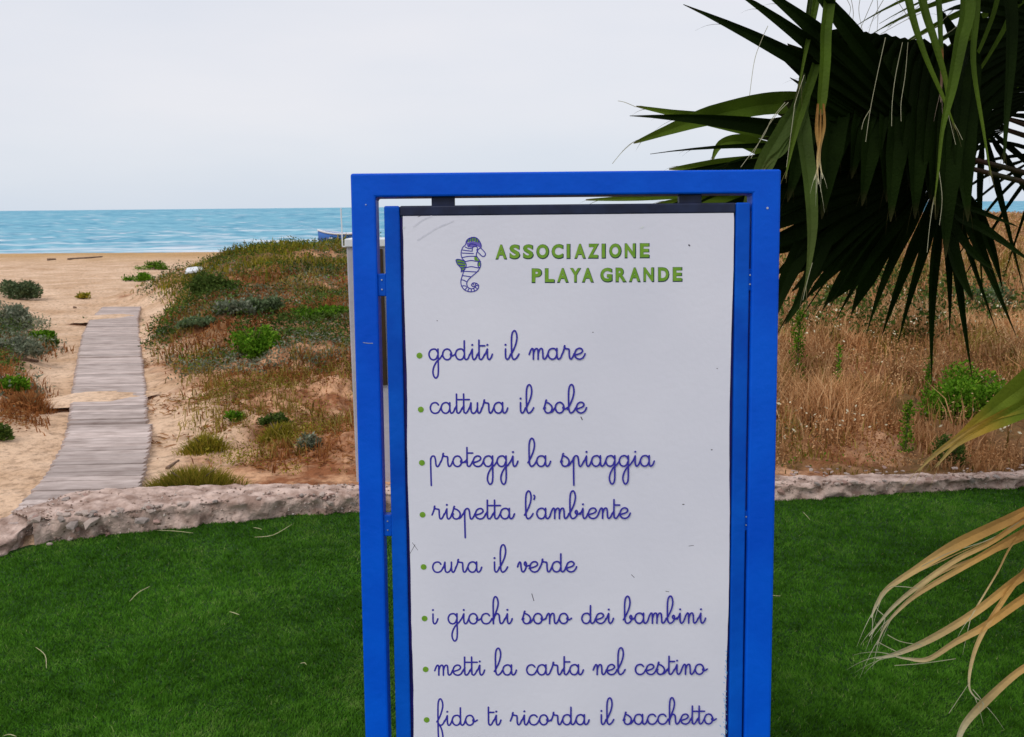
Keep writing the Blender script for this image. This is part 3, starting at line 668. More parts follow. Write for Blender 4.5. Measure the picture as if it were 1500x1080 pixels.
# ---- heading
K = 4.054
def hx(x): return 650 + x / K
def hy(y): return 330 + y / K
HEAD = [("ASSOCIAZIONE", [(310, 372), (393, 450), (473, 530), (552, 622), (643, 707), (732, 748), (778, 840), (858, 918), (940, 958), (985, 1052), (1077, 1137), (1167, 1218)], (118, 199), (109, 191)),
        ("PLAYA GRANDE".replace(' ', ''), [(525, 580), (603, 655), (675, 738), (752, 812), (823, 887), (932, 998), (1023, 1083), (1102, 1165), (1188, 1245), (1275, 1335), (1362, 1413)], (259, 339), (251, 331))]
glyph_cache = {}
def glyph(ch):
    if ch not in glyph_cache:
        cu = bpy.data.curves.new('g', 'FONT'); cu.body = ch; cu.offset = .042 if ch != 'I' else .04; cu.resolution_u = 4
        ob = bpy.data.objects.new('g', cu); C.objects.link(ob); bpy.context.view_layer.update()
        me = bpy.data.meshes.new_from_object(ob); bpy.data.objects.remove(ob)
        v = np.array([x.co[:2] for x in me.vertices]); f = [tuple(p.vertices) for p in me.polygons]; bpy.data.meshes.remove(me)
        v = (v - v.min(0)) / (v.max(0) - v.min(0)); glyph_cache[ch] = (v, f)
    return glyph_cache[ch]
for (txt, boxes, yl, yr) in HEAD:
    mg = MB(); md = MB(); x_lo = boxes[0][0]; x_hi = boxes[-1][1]
    for ch, (a, b) in zip(txt, boxes):
        v, f = glyph(ch); k = ((a + b) / 2 - x_lo) / (x_hi - x_lo); yt = yl[0] + (yr[0] - yl[0]) * k; ybm = yl[1] + (yr[1] - yl[1]) * k
        def put(mb, grow, dx, dy, off):
            pts = []
            for (s_, t_) in v:
                X_ = a - grow + s_ * (b - a + 2 * grow) + dx; Y_ = ybm + grow - t_ * (ybm - yt + 2 * grow) + dy
                u_, w_ = uv(hx(X_), hy(Y_), PN); pts.append(W(u_, w_, off))
            mb.add(pts, f)
        put(md, 4.0, 1.2, 1.5, PN + .0004); put(mg, .4, -.6, -.6, PN + .0008)
    tag(mg.build('heading_lettering', M['green_ink'], board), 'green capital letters reading ' + ("ASSOCIAZIONE" if txt[0] == 'A' else "PLAYA GRANDE"))
    md.build('lettering_outline', M['dark_ink'], board)

# ---- seahorse emblem
def sh(x, y): return uv(660 + x / 11.37, 340 + y / 11.37, PN)
emb = MB()
outline = [(265,150),(245,215),(200,262),(175,350),(190,430),(235,490),(262,560),(225,640),(192,740),(172,820),(185,900),(235,965),(320,995),(400,985),(455,945),(467,890),(430,855),(375,848),(350,880),(370,908),(405,900)]
front = [(490,270),(455,300),(428,390),(482,470),(502,530),(490,590),(440,665),(370,725),(300,790),(270,850),(285,915),(340,945),(395,932),(420,898)]
body_poly = [(265,150),(245,215),(200,262),(175,350),(190,430),(235,490),(262,560),(225,640),(192,740),(172,820),(185,900),(235,965),(320,995),(400,985),(455,945),(467,890),(430,860),(425,895),(395,932),(340,945),(285,915),(270,850),(300,790),(370,725),(440,665),(490,590),(502,530),(482,470),(428,390),(455,300),(500,265),(500,190),(380,150)]
def poly_fill(pts, off, matn, name, parent):
    from mathutils.geometry import tessellate_polygon
    vs = [Vector((*sh(*p), 0)) for p in pts]; tri = tessellate_polygon([vs]); mb = MB(); mb.add([W(v.x, v.y, off) for v in vs], tri); return mb.build(name, M[matn], parent)
hips = poly_fill(body_poly, PN + .0003, 'white_ink', 'seahorse_emblem', sign); tag(hips, 'small seahorse drawn in blue lines with green fin beside the heading')
poly_fill([(450,330),(500,265),(580,360),(565,400),(530,405)], PN + .00035, 'white_ink', 'snout', hips)
poly_fill([(262,185),(360,155),(485,180),(512,230),(500,268),(440,235),(385,245),(345,262),(280,242)], PN + .0005, 'lilac', 'head_patch', hips)
poly_fill([(90,465),(130,455),(235,480),(250,520),(240,600),(180,655),(172,600),(110,530)], PN + .0005, 'green_ink', 'fin', hips)
poly_fill([(395,398),(445,398),(445,450),(502,482),(502,565),(462,575),(450,490),(398,470)], PN + .0005, 'green_ink', 'belly_patch', hips)
poly_fill([(262,172),(300,112),(380,90),(450,112),(498,190),(380,152)], PN + .00045, 'green_ink', 'crest', hips)
off = PN + .0007
for pts in [outline, front, [(500,265),(545,310),(580,360),(567,400),(530,405),(490,370),(450,330)], [(262,175),(265,150),(300,112),(380,88),(450,112),(505,200),(510,250)], [(245,250),(300,275),(345,272)], [(200,300),(270,310),(350,320)], [(190,350),(290,355),(380,360)], [(195,425),(310,405),(440,405)],
            [(235,495),(340,475),(420,487),(495,490)], [(240,598),(340,577),(430,592),(485,602)], [(230,655),(330,660),(432,665)], [(195,725),(270,735),(345,748)], [(180,795),(225,805),(270,832)], [(180,902),(225,895),(262,905)],
            [(235,965),(272,925)], [(285,985),(310,935)], [(345,992),(345,945)], [(400,985),(385,935)], [(450,950),(408,915)], [(465,895),(425,890)], [(430,857),(410,880)], [(380,850),(378,880)],
            [(360,320),(365,265),(400,240),(440,250),(450,290),(430,300)], [(300,250),(330,200),(400,205),(440,225)], [(90,465),(130,455),(235,480)], [(90,465),(110,530),(172,600),(180,655)], [(120,500),(230,520)], [(140,550),(235,560)], [(180,600),(240,590)],
            [(240,620),(175,665)], [(272,170),(290,120)], [(310,155),(322,100)], [(345,150),(350,88)], [(385,150),(392,88)], [(425,158),(430,105)], [(460,170),(470,135)], [(500,490),(465,500),(455,560),(485,600)]]:
    ribbon_uv(emb, [sh(*p) for p in catmull(pts, 5)], .0017, off, 1e-6); off += 5e-6
emb.build('emblem_lines', M['ink'], hips)

# ------------------------------------------------------------------ pale post behind the sign
pp = G(540, 706, .05); pd = (pp - CAM).dot(fwd); 
xl = P(518.5, 500, pd).x; xr = P(574, 500, pd).x; ztop = P(540, 346, pd).z
post = empty('shower_post', Vector(((xl + xr) / 2, pp.y, 0)), 'pale grey post with white cap standing in the sand behind the sign', 'post')
mb = MB(); cx = (xl + xr) / 2; hw = (xr - xl) / 2
mb.box(Vector((cx, pp.y + .1, (ztop - .05 + -.1) / 2)), Vector((hw, 0, 0)), Vector((0, .07, 0)), Vector((0, 0, (ztop - .05 + .1) / 2))); mb.build('column', M['post'], post, bevel=.008)
mb = MB(); mb.box(Vector((cx, pp.y + .1, ztop - .028)), Vector((hw + .006, 0, 0)), Vector((0, .085, 0)), Vector((0, 0, .022))); mb.build('cap', M['white'], post, bevel=.006)
mb = MB(); z0 = P(565, 560, pd).z; z1 = P(565, 362, pd).z
mb.box(Vector((cx + hw * .35, pp.y + .02, (z0 + z1) / 2)), Vector((hw * .5, 0, 0)), Vector((0, .008, 0)), Vector((0, 0, (z1 - z0) / 2))); mb.build('dark_board', M['post_dark'], post, bevel=.003)
mb = MB(); q = P(557, 371, pd); mb.box(Vector((q.x, pp.y + .008, q.z)), Vector((.014, 0, 0)), Vector((0, .003, 0)), Vector((0, 0, .009))); mb.build('white_tag', M['white'], post)
mb = MB(); q = P(508, 305, pd); mb.tube([Vector((q.x - .0, pp.y + .1, ztop - .05)), Vector((q.x - .0, pp.y + .1, q.z))], .004, 6)
mb.tube([Vector((cx - hw, pp.y + .1, ztop - .05)), Vector((q.x - .001, pp.y + .1, ztop - .05))], .004, 6); mb.build('thin_rod', M['white'], post)

# ------------------------------------------------------------------ blades and leaves
def blades(base, height, width, lean, rnd=None, segs=1, droop=.5):
    """base (n,3), height (n), width (n), lean (n,2) horizontal tip offset"""
    n = len(base); a = RNG.random(n) * math.tau; dx = np.cos(a) * width / 2; dy = np.sin(a) * width / 2
    tip = base + np.stack([lean[:, 0], lean[:, 1], height], -1)
    t = RNG.random(n) if rnd is None else rnd
    A = base + np.stack([dx, dy, 0 * dx], -1); B = base - np.stack([dx, dy, 0 * dx], -1)
    if segs == 1:
        V = np.stack([A, B, tip], 1).reshape(-1, 3); Fc = np.arange(3 * n).reshape(-1, 3); return V, Fc, np.repeat(t, 3)
    mid = base + np.stack([lean[:, 0] * .3, lean[:, 1] * .3, height * .62], -1)
    C_ = mid + np.stack([dx, dy, 0 * dx], -1) * .75; D = mid - np.stack([dx, dy, 0 * dx], -1) * .75
    V = np.stack([A, B, C_, D, tip], 1).reshape(-1, 3); i = np.arange(n)[:, None] * 5
    Fc = np.stack([i + 0, i + 1, i + 3, i + 0, i + 3, i + 2, i + 2, i + 3, i + 4], -1).reshape(-1, 3); return V, Fc, np.repeat(t, 5)
def leaves(c, size, rnd=None, flat=.5):
    n = len(c); d = RNG.normal(size=(n, 3)); d[:, 2] = np.abs(d[:, 2]) * (1 - flat) + .25; d /= np.linalg.norm(d, axis=1)[:, None]
    e = np.cross(d, RNG.normal(size=(n, 3))); e /= np.linalg.norm(e, axis=1)[:, None]
    s_ = size[:, None]; t = RNG.random(n) if rnd is None else rnd
    V = np.stack([c, c + d * s_ * .55 + e * s_ * .26, c + d * s_ * 1.1, c + d * s_ * .55 - e * s_ * .26], 1).reshape(-1, 3)
    Fc = np.arange(4 * n).reshape(-1, 4); return V, Fc, np.repeat(t, 4)
def stuff(name, V, F, t, matn, label, cat, parent=None):
    me = mesh_np(name, V, F, {'t': t}); o = link(name, me, M[matn], parent)
    if parent is None: tag(o, label, cat, kind='stuff')
    return o
# lawn turf
n = 620000
yb_ = 2.1 * (5.6 / 2.1) ** RNG.random(n); xb_ = (RNG.random(n) * 1.36 - .68) * (yb_ + .25)
wyl = np.interp(xb_, [p.x for p in far], [p.y for p in far]) - .01
lxl = leg_a.x + (yb_ - leg_a.y) * sl_ + .02
ok = (yb_ < wyl) & (xb_ > lxl)
xb_, yb_ = xb_[ok], yb_[ok]; n = len(xb_)
dirn = fbm(xb_, yb_, 1.3, 3) * 14; ln = .0005 + .003 * fbm(xb_ + 5, yb_, 3.0, 3)
tt = np.clip(.25 + .5 * RNG.random(n) + (fbm(xb_, yb_, 2.2, 3) - .5) * .8 + (fbm(xb_ + 9, yb_, 22, 3, .6) - .5) * .9, 0, .93); tt = np.where(RNG.random(n) < .008, 1.0, tt)
hh = .008 + .005 * RNG.random(n) + .010 * (fbm(xb_ + 3, yb_, 14, 3) - .5)
V, Fc, t = blades(np.stack([xb_, yb_, 0 * xb_], -1), hh, .0026 * (.6 + yb_ / 3), np.stack([np.cos(dirn) * ln + RNG.normal(size=n) * .006, np.sin(dirn) * ln + RNG.normal(size=n) * .006], -1), tt)
stuff('lawn_turf', V, Fc, t, 'turf_blade', 'short dark green turf covering the lawn in front of the wall', 'grass')

def scatter(n, u0_, u1_, y0_, y1_):
    y = y0_ * (y1_ / y0_) ** RNG.random(n); x = (u0_ + (u1_ - u0_) * RNG.random(n)) * y; return x, y
def edge_at(x, y): return np.interp(y, [0, 5, 16, 22, 30, 40], [-.42, -.42, -.435, -.40, -.30, -.2]) + (fbm(x, y, .35, 3) - .5) * .10
ypost = np.interp
farw = lambda x: np.interp(x, [p.x for p in f1], [p.y for p in f1])
EXC = [(T(q_, w_).x, T(q_, w_).y - o_, r_) for q_, w_, o_, r_ in ((1408, 618, .35, .62), (1166, 560, .2, .18), (1225, 590, .1, .08), (1326, 662, .1, .12), (1356, 600, .1, .1))]
def field(n, u0_, u1_, y0_, y1_, dens, h0, h1_, w0, matn, name, label, cat='grass', segs=2, leaf=False, tb_=0.0, dmin=.1, hs=None):
    x, y = scatter(n, u0_, u1_, y0_, y1_); d = dens(x, y); ok = (RNG.random(n) < d) & (y > farw(x) + dmin); x, y = x[ok], y[ok]; k = len(x)
    hsc = 1.0 if hs is None and u1_ < .5 else HS(x, y)
    if u1_ > .5:
        rej = np.zeros(k, bool)
        for (ex, ey, er) in EXC: rej |= (np.hypot((x - ex) / er, (y - ey) / (er * 1.3)) < 1) & (RNG.random(k) < .9)
        x, y = x[~rej], y[~rej]; k = len(x); hsc = HS(x, y)
    z = H(x, y) - .01; px_ = y / 887
    if leaf:
        c = np.stack([x, y, z + h0 + (h1_ - h0) * RNG.random(k) ** 1.5 * fbm(x, y, 2.2, 2) * 1.6 * hsc], -1)
        V, Fc, t = leaves(c, np.maximum(w0 * (.6 + .8 * RNG.random(k)), px_ * 2.2), np.clip(RNG.random(k) * .7 + tb_ + (fbm(x, y, 1.5, 3) - .5), 0, 1))
    else:
        hgt = (h0 + (h1_ - h0) * RNG.random(k)) * (.25 + 1.5 * fbm(x + 9, y, 1.9, 4, .6)) * hsc; ln = hgt * .30
        V, Fc, t = blades(np.stack([x, y, z], -1), hgt, np.maximum(w0, px_ * 1.3), RNG.normal(size=(k, 2)) * ln[:, None], np.clip(RNG.random(k) * .7 + tb_ + (fbm(x, y, 1.1, 3) - .5) * .8, 0, 1), segs)
    return stuff(name, V, Fc, t, matn, label, cat)
cl = lambda x: np.clip(x, 0, 1)
# right of the sign: dense dry grass
HS = lambda x, y: np.interp(y, [4.8, 5.1, 5.9, 14, 22, 34], [.25, .4, 1, .8, .4, .2])
Rm = lambda x, y: sstep(-.05, .10, x / y)
cl1 = lambda x, y: fbm(x, y, 1.0, 4, .6)
field(110000, .05, .85, 4.85, 9.5, lambda x, y: Rm(x, y) * (.10 + 1.1 * sstep(.42, .56, cl1(x, y))) * (.3 + .7 * sstep(5.0, 5.7, y)), .04, .30, .0035, 'dry', 'dry_grass', 'dense pinkish brown dry grass behind the wall right of the sign', hs=HS)
field(95000, .05, .85, 4.9, 10, lambda x, y: Rm(x, y) * (.2 + sstep(.40, .55, cl1(x, y + 3))), .03, .33, .014, 'dry', 'dry_seed_heads', 'dry pinkish seed heads thick in the grass right of the sign', 'grass', leaf=True)
field(60000, .05, .85, 4.85, 9.0, lambda x, y: Rm(x, y) * sstep(.46, .60, fbm(x + 31, y, 1.3, 4, .6)) * 1.2 + .05, .03, .24, .0035, 'dry2', 'olive_grass', 'olive yellow dry grass mixed through the field right of the sign')
field(45000, .05, .85, 4.85, 9.0, lambda x, y: Rm(x, y) * sstep(.46, .60, fbm(x + 31, y, 1.3, 4, .6)), .0, .22, .014, 'dry2', 'olive_leaves', 'olive brown weeds near the wall right of the sign', 'grass', leaf=True)
field(26000, .05, .85, 5.2, 10, lambda x, y: Rm(x, y) * sstep(.53, .64, fbm(x + 91, y, 1.2, 4, .6)), .0, .20, .018, 'redbrown', 'brown_weeds', 'dark brown dead weeds in patches of the field right of the sign', 'grass', leaf=True)
field(9000, .05, .85, 5.0, 10, lambda x, y: Rm(x, y) * sstep(.56, .64, fbm(x + 191, y, 1.5, 4, .6)), .0, .16, .018, 'green', 'green_weeds', 'scattered green weeds among the dry grass right of the sign', 'grass', leaf=True)
field(70000, .05, .85, 9, 38, lambda x, y: Rm(x, y) * (.2 + sstep(.40, .6, fbm(x, y, .5, 3))), .14, .40, .006, 'dry', 'dry_grass', 'fading pinkish dry grass on the far dune right of the sign')
field(60000, .05, .85, 9, 38, lambda x, y: Rm(x, y) * (.2 + sstep(.40, .6, fbm(x + 4, y, .5, 3))), .05, .40, .018, 'dry', 'dry_seed_heads', 'dry seed heads on the far dune right of the sign', leaf=True)
field(70000, .05, .85, 12, 40, lambda x, y: Rm(x, y) * (.2 + sstep(.42, .6, fbm(x + 70, y, .35, 3))), .10, .35, .006, 'dry2', 'olive_grass', 'yellow olive scrub grass along the crest of the dune right of the sign')
field(45000, .05, .85, 8.5, 15, lambda x, y: Rm(x, y) * sstep(.50, .56, fbm(x + 11, y, .55, 4)) * 1.4, .02, .45, .05, 'deep', 'dark_scrub', 'dark green leafy scrub in the middle of the field right of the sign', 'scrub', leaf=True)
field(20000, .05, .85, 7.5, 12, lambda x, y: Rm(x, y) * sstep(.45, .6, fbm(x + 51, y, .7, 3)), .1, .46, .02, 'dry2', 'seed_heads', 'pale seed heads floating over the field right of the sign', 'grass', leaf=True, tb_=.5)
# white umbels
x, y = scatter(3600, .08, .8, 5.2, 13); ok = RNG.random(3600) < cl(sstep(.40, .62, fbm(x + 20, y, .8, 3)) + .1); x, y = x[ok], y[ok]; k = len(x)
V, Fc, t = leaves(np.stack([x, y, H(x, y) + .16 + .25 * RNG.random(k) * sstep(6, 9, y)], -1), .016 + .014 * RNG.random(k)); stuff('wild_flowers', V, Fc, t, 'petal', 'tiny cream flower heads dotted through the field right of the sign', 'flowers')
# left dune cover
Lm = lambda x, y: sstep(.005, .065, x / y - edge_at(x, y) + .03 * (fbm(x, y, 1.4, 3) - .5))
field(60000, -.46, .1, 4.9, 9, lambda x, y: Lm(x, y) * sstep(.50, .60, fbm(x + 303, y, 1.9, 4, .6)) * sstep(-.44, -.34, x / y), .0, .09, .013, 'olive', 'yellow_weeds', 'yellow green low weeds on the sandy slope above the wall left of the sign', 'scrub', leaf=True)
near_r = lambda x, y: sstep(-.36, -.22, x / y + .03 * (y - 6))
field(100000, -.48, .1, 4.95, 14, lambda x, y: Lm(x, y) * sstep(.44, .55, fbm(x + 3, y, 1.5, 4, .6)) * near_r(x, y), .0, .06, .016, 'redbrown', 'red_brown_litter', 'red brown dried leaves carpeting the dune between the boardwalk and the sign', 'litter', leaf=True)
field(40000, -.48, .1, 4.95, 14, lambda x, y: Lm(x, y) * (sstep(.50, .62, fbm(x + 3, y, 1.5, 4, .6)) * near_r(x, y) + .04), .02, .10, .0035, 'redbrown', 'red_brown_grass', 'low red brown dried stalks on the dune between the boardwalk and the sign')
field(40000, -.48, .1, 5.2, 20, lambda x, y: Lm(x, y) * (1 - .7 * sstep(-.33, -.2, x / y) * (y < 10)) * sstep(.50, .60, fbm(x + 13, y, 1.3, 4, .6)) * (.35 + .65 * near_r(x, y)), .03, .15, .004, 'dry2', 'olive_grass', 'olive tufted grass covering the dune left of the sign')
field(80000, -.48, .1, 5.2, 20, lambda x, y: Lm(x, y) * (1 - .6 * sstep(-.33, -.2, x / y) * (y < 10)) * sstep(.45, .56, fbm(x + 13, y, 1.3, 4, .6)) * (.35 + .65 * near_r(x, y)), .0, .10, .016, 'dry2', 'olive_weeds', 'olive brown ground weeds on the dune left of the sign', 'scrub', leaf=True)
field(95000, -.48, .1, 8.2, 22, lambda x, y: Lm(x, y) * sstep(.44, .55, fbm(x + 23, y, .9, 4, .6)), .0, .18, .034, 'deep', 'dune_scrub', 'dark green leafy scrub over the upper dune left of the sign', 'scrub', leaf=True)
field(20000, -.48, .1, 8, 20, lambda x, y: Lm(x, y) * sstep(.51, .60, fbm(x + 123, y, .9, 4, .6)), .0, .14, .032, 'green', 'dune_greenery', 'fresh green patches of leaves on the dune left of the sign', 'scrub', leaf=True)
field(60000, -.48, .1, 7.0, 20, lambda x, y: Lm(x, y) * sstep(.47, .58, fbm(x + 43, y, 1.0, 4, .6)), .0, .12, .028, 'grey', 'grey_scrub', 'grey green woolly ground cover on the dune left of the sign', 'scrub', leaf=True, tb_=.1)
field(26000, -.48, .1, 10, 23, lambda x, y: Lm(x, y) * sstep(.52, .62, fbm(x + 243, y, .8, 4, .6)), .0, .12, .024, 'redbrown', 'brown_scrub', 'rusty brown dead scrub on the upper dune left of the sign', 'scrub', leaf=True, tb_=.2)
field(26000, -.48, .1, 13, 23, lambda x, y: Lm(x, y) * sstep(.46, .6, fbm(x + 63, y, .8, 4)), .02, .20, .006, 'olive', 'yellow_grass', 'yellow green grass along the dune crest left of the sign')
# litter: dark twig bits over the sandy part of the dune
x, y = scatter(9000, -.47, .1, 5.0, 11); ok = (RNG.random(len(x)) < Lm(x + .1 * y, y) * sstep(.42, .6, fbm(x + 80, y, 1.6, 3))) & (y > farw(x) + .05); x, y = x[ok], y[ok]; k = len(x)
z = H(x, y) + .006; a = RNG.random(k) * math.tau; l_ = .02 + .09 * RNG.random(k) ** 2
c = np.stack([x, y, z], -1); d = np.stack([np.cos(a) * l_, np.sin(a) * l_, .012 * RNG.random(k)], -1); e = np.stack([-np.sin(a), np.cos(a), 0 * a], -1) * .005; up_ = np.array([0, 0, .007])
V = np.stack([c - e, c + e, c + d, c + d * .5 + up_], 1).reshape(-1, 3); i = np.arange(k)[:, None] * 4
Fc = np.stack([i, i + 1, i + 3, i + 1, i + 2, i + 3, i + 2, i, i + 3], -1).reshape(-1, 3)
stuff('twig_litter', V, Fc, np.repeat(RNG.random(k), 4), 'redbrown', 'dark twigs and dry bits littering the sandy slope left of the sign', 'litter')
# left margin cover
field(60000, -.80, -.50, 6.2, 15, lambda x, y: sstep(.0, .03, -.538 - x / y + (fbm(x, y, .9, 3) - .5) * .10) * sstep(7, 8.5, y + fbm(x, y, 1, 2)) * sstep(.36, .5, fbm(x + 5, y, .9, 3)), .0, .16, .030, 'grey', 'grey_scrub', 'grey green ground cover at the left edge of the sandy path', 'scrub', leaf=True)
field(26000, -.80, -.50, 5.6, 8.5, lambda x, y: sstep(.0, .03, -.545 - x / y + (fbm(x + 8, y, 1.2, 3) - .5) * .10) * sstep(.46, .56, fbm(x + 75, y, 1.3, 3)), .0, .08, .02, 'redbrown', 'brown_scrub', 'rusty low growth at the left edge of the sand near the wall', 'scrub', leaf=True)
field(30000, -.80, -.50, 7.5, 14, lambda x, y: sstep(.0, .03, -.540 - x / y + (fbm(x + 8, y, .9, 3) - .5) * .12) * sstep(.48, .58, fbm(x + 25, y, 1.1, 3)), .0, .16, .030, 'deep', 'green_scrub', 'dark green ground cover at the left edge of the sandy path', 'scrub', leaf=True)
field(14000, -.80, -.50, 5.6, 11, lambda x, y: sstep(.0, .05, -.535 - x / y + (fbm(x, y, .9, 3) - .5) * .14) * sstep(.40, .54, fbm(x + 15, y, 1.2, 3)), .03, .12, .005, 'redbrown', 'red_brown_grass', 'low brown dried growth at the left edge of the sandy path')

# ------------------------------------------------------------------ shrubs that can be told apart
def shrub(px, py, wpx, hpx, kind, label, style='leaf', dens=1.0, group=None, cat='shrub'):
    p = T(px, py); d = (p - CAM).dot(fwd); rx = wpx * d / FPX / 2; h = hpx * d / FPX
    o = empty('shrub' if style == 'leaf' else ('leafy_stalk' if style == 'stalk' else 'grass_tuft'), p, label, cat, group)
    k = int(dens * (2100 if style == 'leaf' else 900))
    ls = max(.014, min(.06, d / 887 * 3.6))
    if style == 'leaf':
        lobes = [(random.uniform(-.85, .85), random.uniform(-.6, .6), random.uniform(.15, 1)) for _ in range(12)]
        pick = RNG.integers(0, len(lobes), k); lb = np.array(lobes)[pick]
        q = RNG.normal(size=(k, 3)); q /= np.linalg.norm(q, axis=1)[:, None]; q *= (RNG.random(k) ** .4)[:, None]
        c = np.stack([p.x + (lb[:, 0] * (1.1 - .4 * lb[:, 2]) + q[:, 0] * .34) * rx, p.y + (lb[:, 1] + q[:, 1] * .4) * rx * .8, p.z + np.abs(lb[:, 2] * .60 + q[:, 2] * .36) * h * (.8 if px < 520 else 1)], -1)
        V, Fc, t = leaves(c, ls * (.6 + .8 * RNG.random(k)), np.clip(RNG.random(k) * .8 + .1 + q[:, 2] * 0, 0, 1), .4)
    elif style == 'stalk':
        z_ = RNG.random(k // 2); a = RNG.random(k // 2) * math.tau; rr = rx * (1 - z_ * .6) * RNG.random(k // 2)
        c = np.stack([p.x + np.cos(a) * rr, p.y + np.sin(a) * rr, p.z + z_ * h], -1); V, Fc, t = leaves(c, ls * .9 * (.7 + .6 * RNG.random(k // 2)), None, .1)
    else:
        q = RNG.normal(size=(k, 2)) * .45; b = np.stack([p.x + q[:, 0] * rx, p.y + q[:, 1] * rx * .7, H(p.x + q[:, 0] * rx, p.y + q[:, 1] * rx * .7) - .01], -1)
        hh_ = h * (.45 + .6 * RNG.random(k)) * np.exp(-(q ** 2).sum(1) * .8)
        V, Fc, t = blades(b, hh_, np.full(k, ls * .28), q * hh_[:, None] * .6 + RNG.normal(size=(k, 2)) * hh_[:, None] * .2, None, 2)
    stuff('foliage', V, Fc, t, kind, None, None, o)
    mb = MB()
    for i in range(5 if style != 'stalk' else 2):
        a = random.uniform(0, 6.28); q = Vector((math.cos(a) * rx * .5, math.sin(a) * rx * .4, h * .75)) if style != 'stalk' else Vector((rx * .2 * math.cos(a), 0, h * .9))
        mb.tube([p - Vector((0, 0, .02)), p + q * .5 + Vector((0, 0, h * .08)), p + q], [.006, .004, .002], 5)
    mb.build('stem', M['stem'], o)
shrub(1408, 616, 165, 88, 'green', 'dense bright green bush in dry grass near the right edge', dens=5.5)
shrub(1166, 560, 34, 104, 'green', 'tall leafy green stalk standing just right of the sign', 'stalk', cat='plant', dens=1.4)
shrub(1225, 590, 13, 84, 'green', 'thin green stalk in dry grass, second to the right of the sign', 'stalk', dens=.5, cat='plant')
shrub(1326, 662, 30, 76, 'green', 'short leafy green stalk below and left of the bright green bush', 'stalk', cat='plant')
shrub(1356, 600, 18, 76, 'green', 'narrow green spike rising at the left end of the bright green bush', 'stalk', dens=.6, cat='plant')
shrub(1393, 680, 48, 52, 'deep', 'small dark green weed behind the wall under the olive palm tips', dens=.6)
shrub(1455, 470, 110, 65, 'bluegreen', 'dusky blue green shrub at the right edge of the field', dens=1.3)
shrub(1235, 450, 80, 55, 'deep', 'dark shrub with pale flowers seen between the hanging palm blades')
shrub(1420, 345, 60, 22, 'olive', 'yellowish bush on the far dune crest seen through the palm', dens=.6)
shrub(1235, 592, 16, 14, 'deep', 'tiny dark green weed in pink dry grass left of the hanging stalks', dens=.25, cat='plant')
shrub(372, 522, 90, 56, 'green', 'bright yellow green bush in the middle of the left dune', dens=1.5)
shrub(344, 618, 26, 20, 'green', 'small fresh green leafy weed on the sandy slope above the wall', dens=.3, cat='plant')
shrub(402, 622, 46, 20, 'deep', 'dark green low weed just right of the fresh green weed', dens=.4, cat='plant')
shrub(285, 718, 130, 42, 'olive', 'wide yellow green grass tuft right behind the wall', 'tuft', dens=3.5, cat='grass tuft')
shrub(300, 660, 66, 30, 'olive', 'olive grass tuft on the sandy slope above the wide tuft', 'tuft', dens=1.3, cat='grass tuft')
shrub(405, 640, 60, 26, 'olive', 'brownish olive grass tuft beneath the dark green low weed', 'tuft', dens=.9, cat='grass tuft')
shrub(452, 660, 34, 32, 'grey', 'grey green upright weed on bare soil left of the sign', dens=.4, cat='plant')
shrub(468, 464, 90, 17, 'green', 'flat bright green patch of leaves on the dune beside the sign', dens=.8)
shrub(320, 430, 80, 40, 'deep', 'dark rounded shrub on the dune right of the boardwalk end', dens=1)
shrub(345, 462, 66, 30, 'grey', 'silvery grey shrub just below the dark rounded shrub', dens=.8)
shrub(390, 455, 60, 28, 'bluegreen', 'blue green shrub right of the silvery grey shrub', dens=.7)
shrub(290, 480, 60, 18, 'bluegreen', 'low blue green cushion plant on the dune edge beside the boardwalk', dens=.6)
shrub(245, 490, 32, 12, 'deep', 'small dark cushion plant at the sandy foot of the dune', dens=.3, cat='plant')
shrub(202, 412, 42, 18, 'green', 'green creeping plant at the dune tip above the boardwalk end', dens=.5, cat='plant')
shrub(225, 395, 50, 16, 'green', 'yellow green creeper on the dune edge nearest the beach', dens=.5, cat='plant')
shrub(122, 438, 22, 10, 'olive', 'lone little plant on the sand left of the boardwalk end', dens=.15, cat='plant')
shrub(125, 473, 8, 7, 'deep', 'tiny dark weed on sand beside the boardwalk', dens=.08, cat='plant')
shrub(28, 438, 72, 38, 'bluegreen', 'blue green shrub at the left edge, farthest from the wall', dens=1.2)
shrub(18, 482, 76, 46, 'grey', 'pale grey green shrub at the left edge below the blue green one', dens=1.3)
shrub(60, 500, 40, 20, 'green', 'bright green low shrub beside the grey one at the left edge', dens=.5)
shrub(74, 510, 30, 20, 'deep', 'small round dark shrub alone on the sand at left', dens=.4)
shrub(22, 522, 76, 38, 'grey', 'grey green shrub with bare twigs at the left edge', dens=1.1)
shrub(10, 575, 56, 42, 'green', 'green shrub at the left edge above the brown dried one', dens=.9)
shrub(45, 600, 60, 32, 'redbrown', 'brown dried shrub at the left edge of the path', 'tuft', dens=1.2)
shrub(5, 645, 26, 32, 'deep', 'dark green sprig at the left edge nearest the wall', dens=.4, cat='plant')

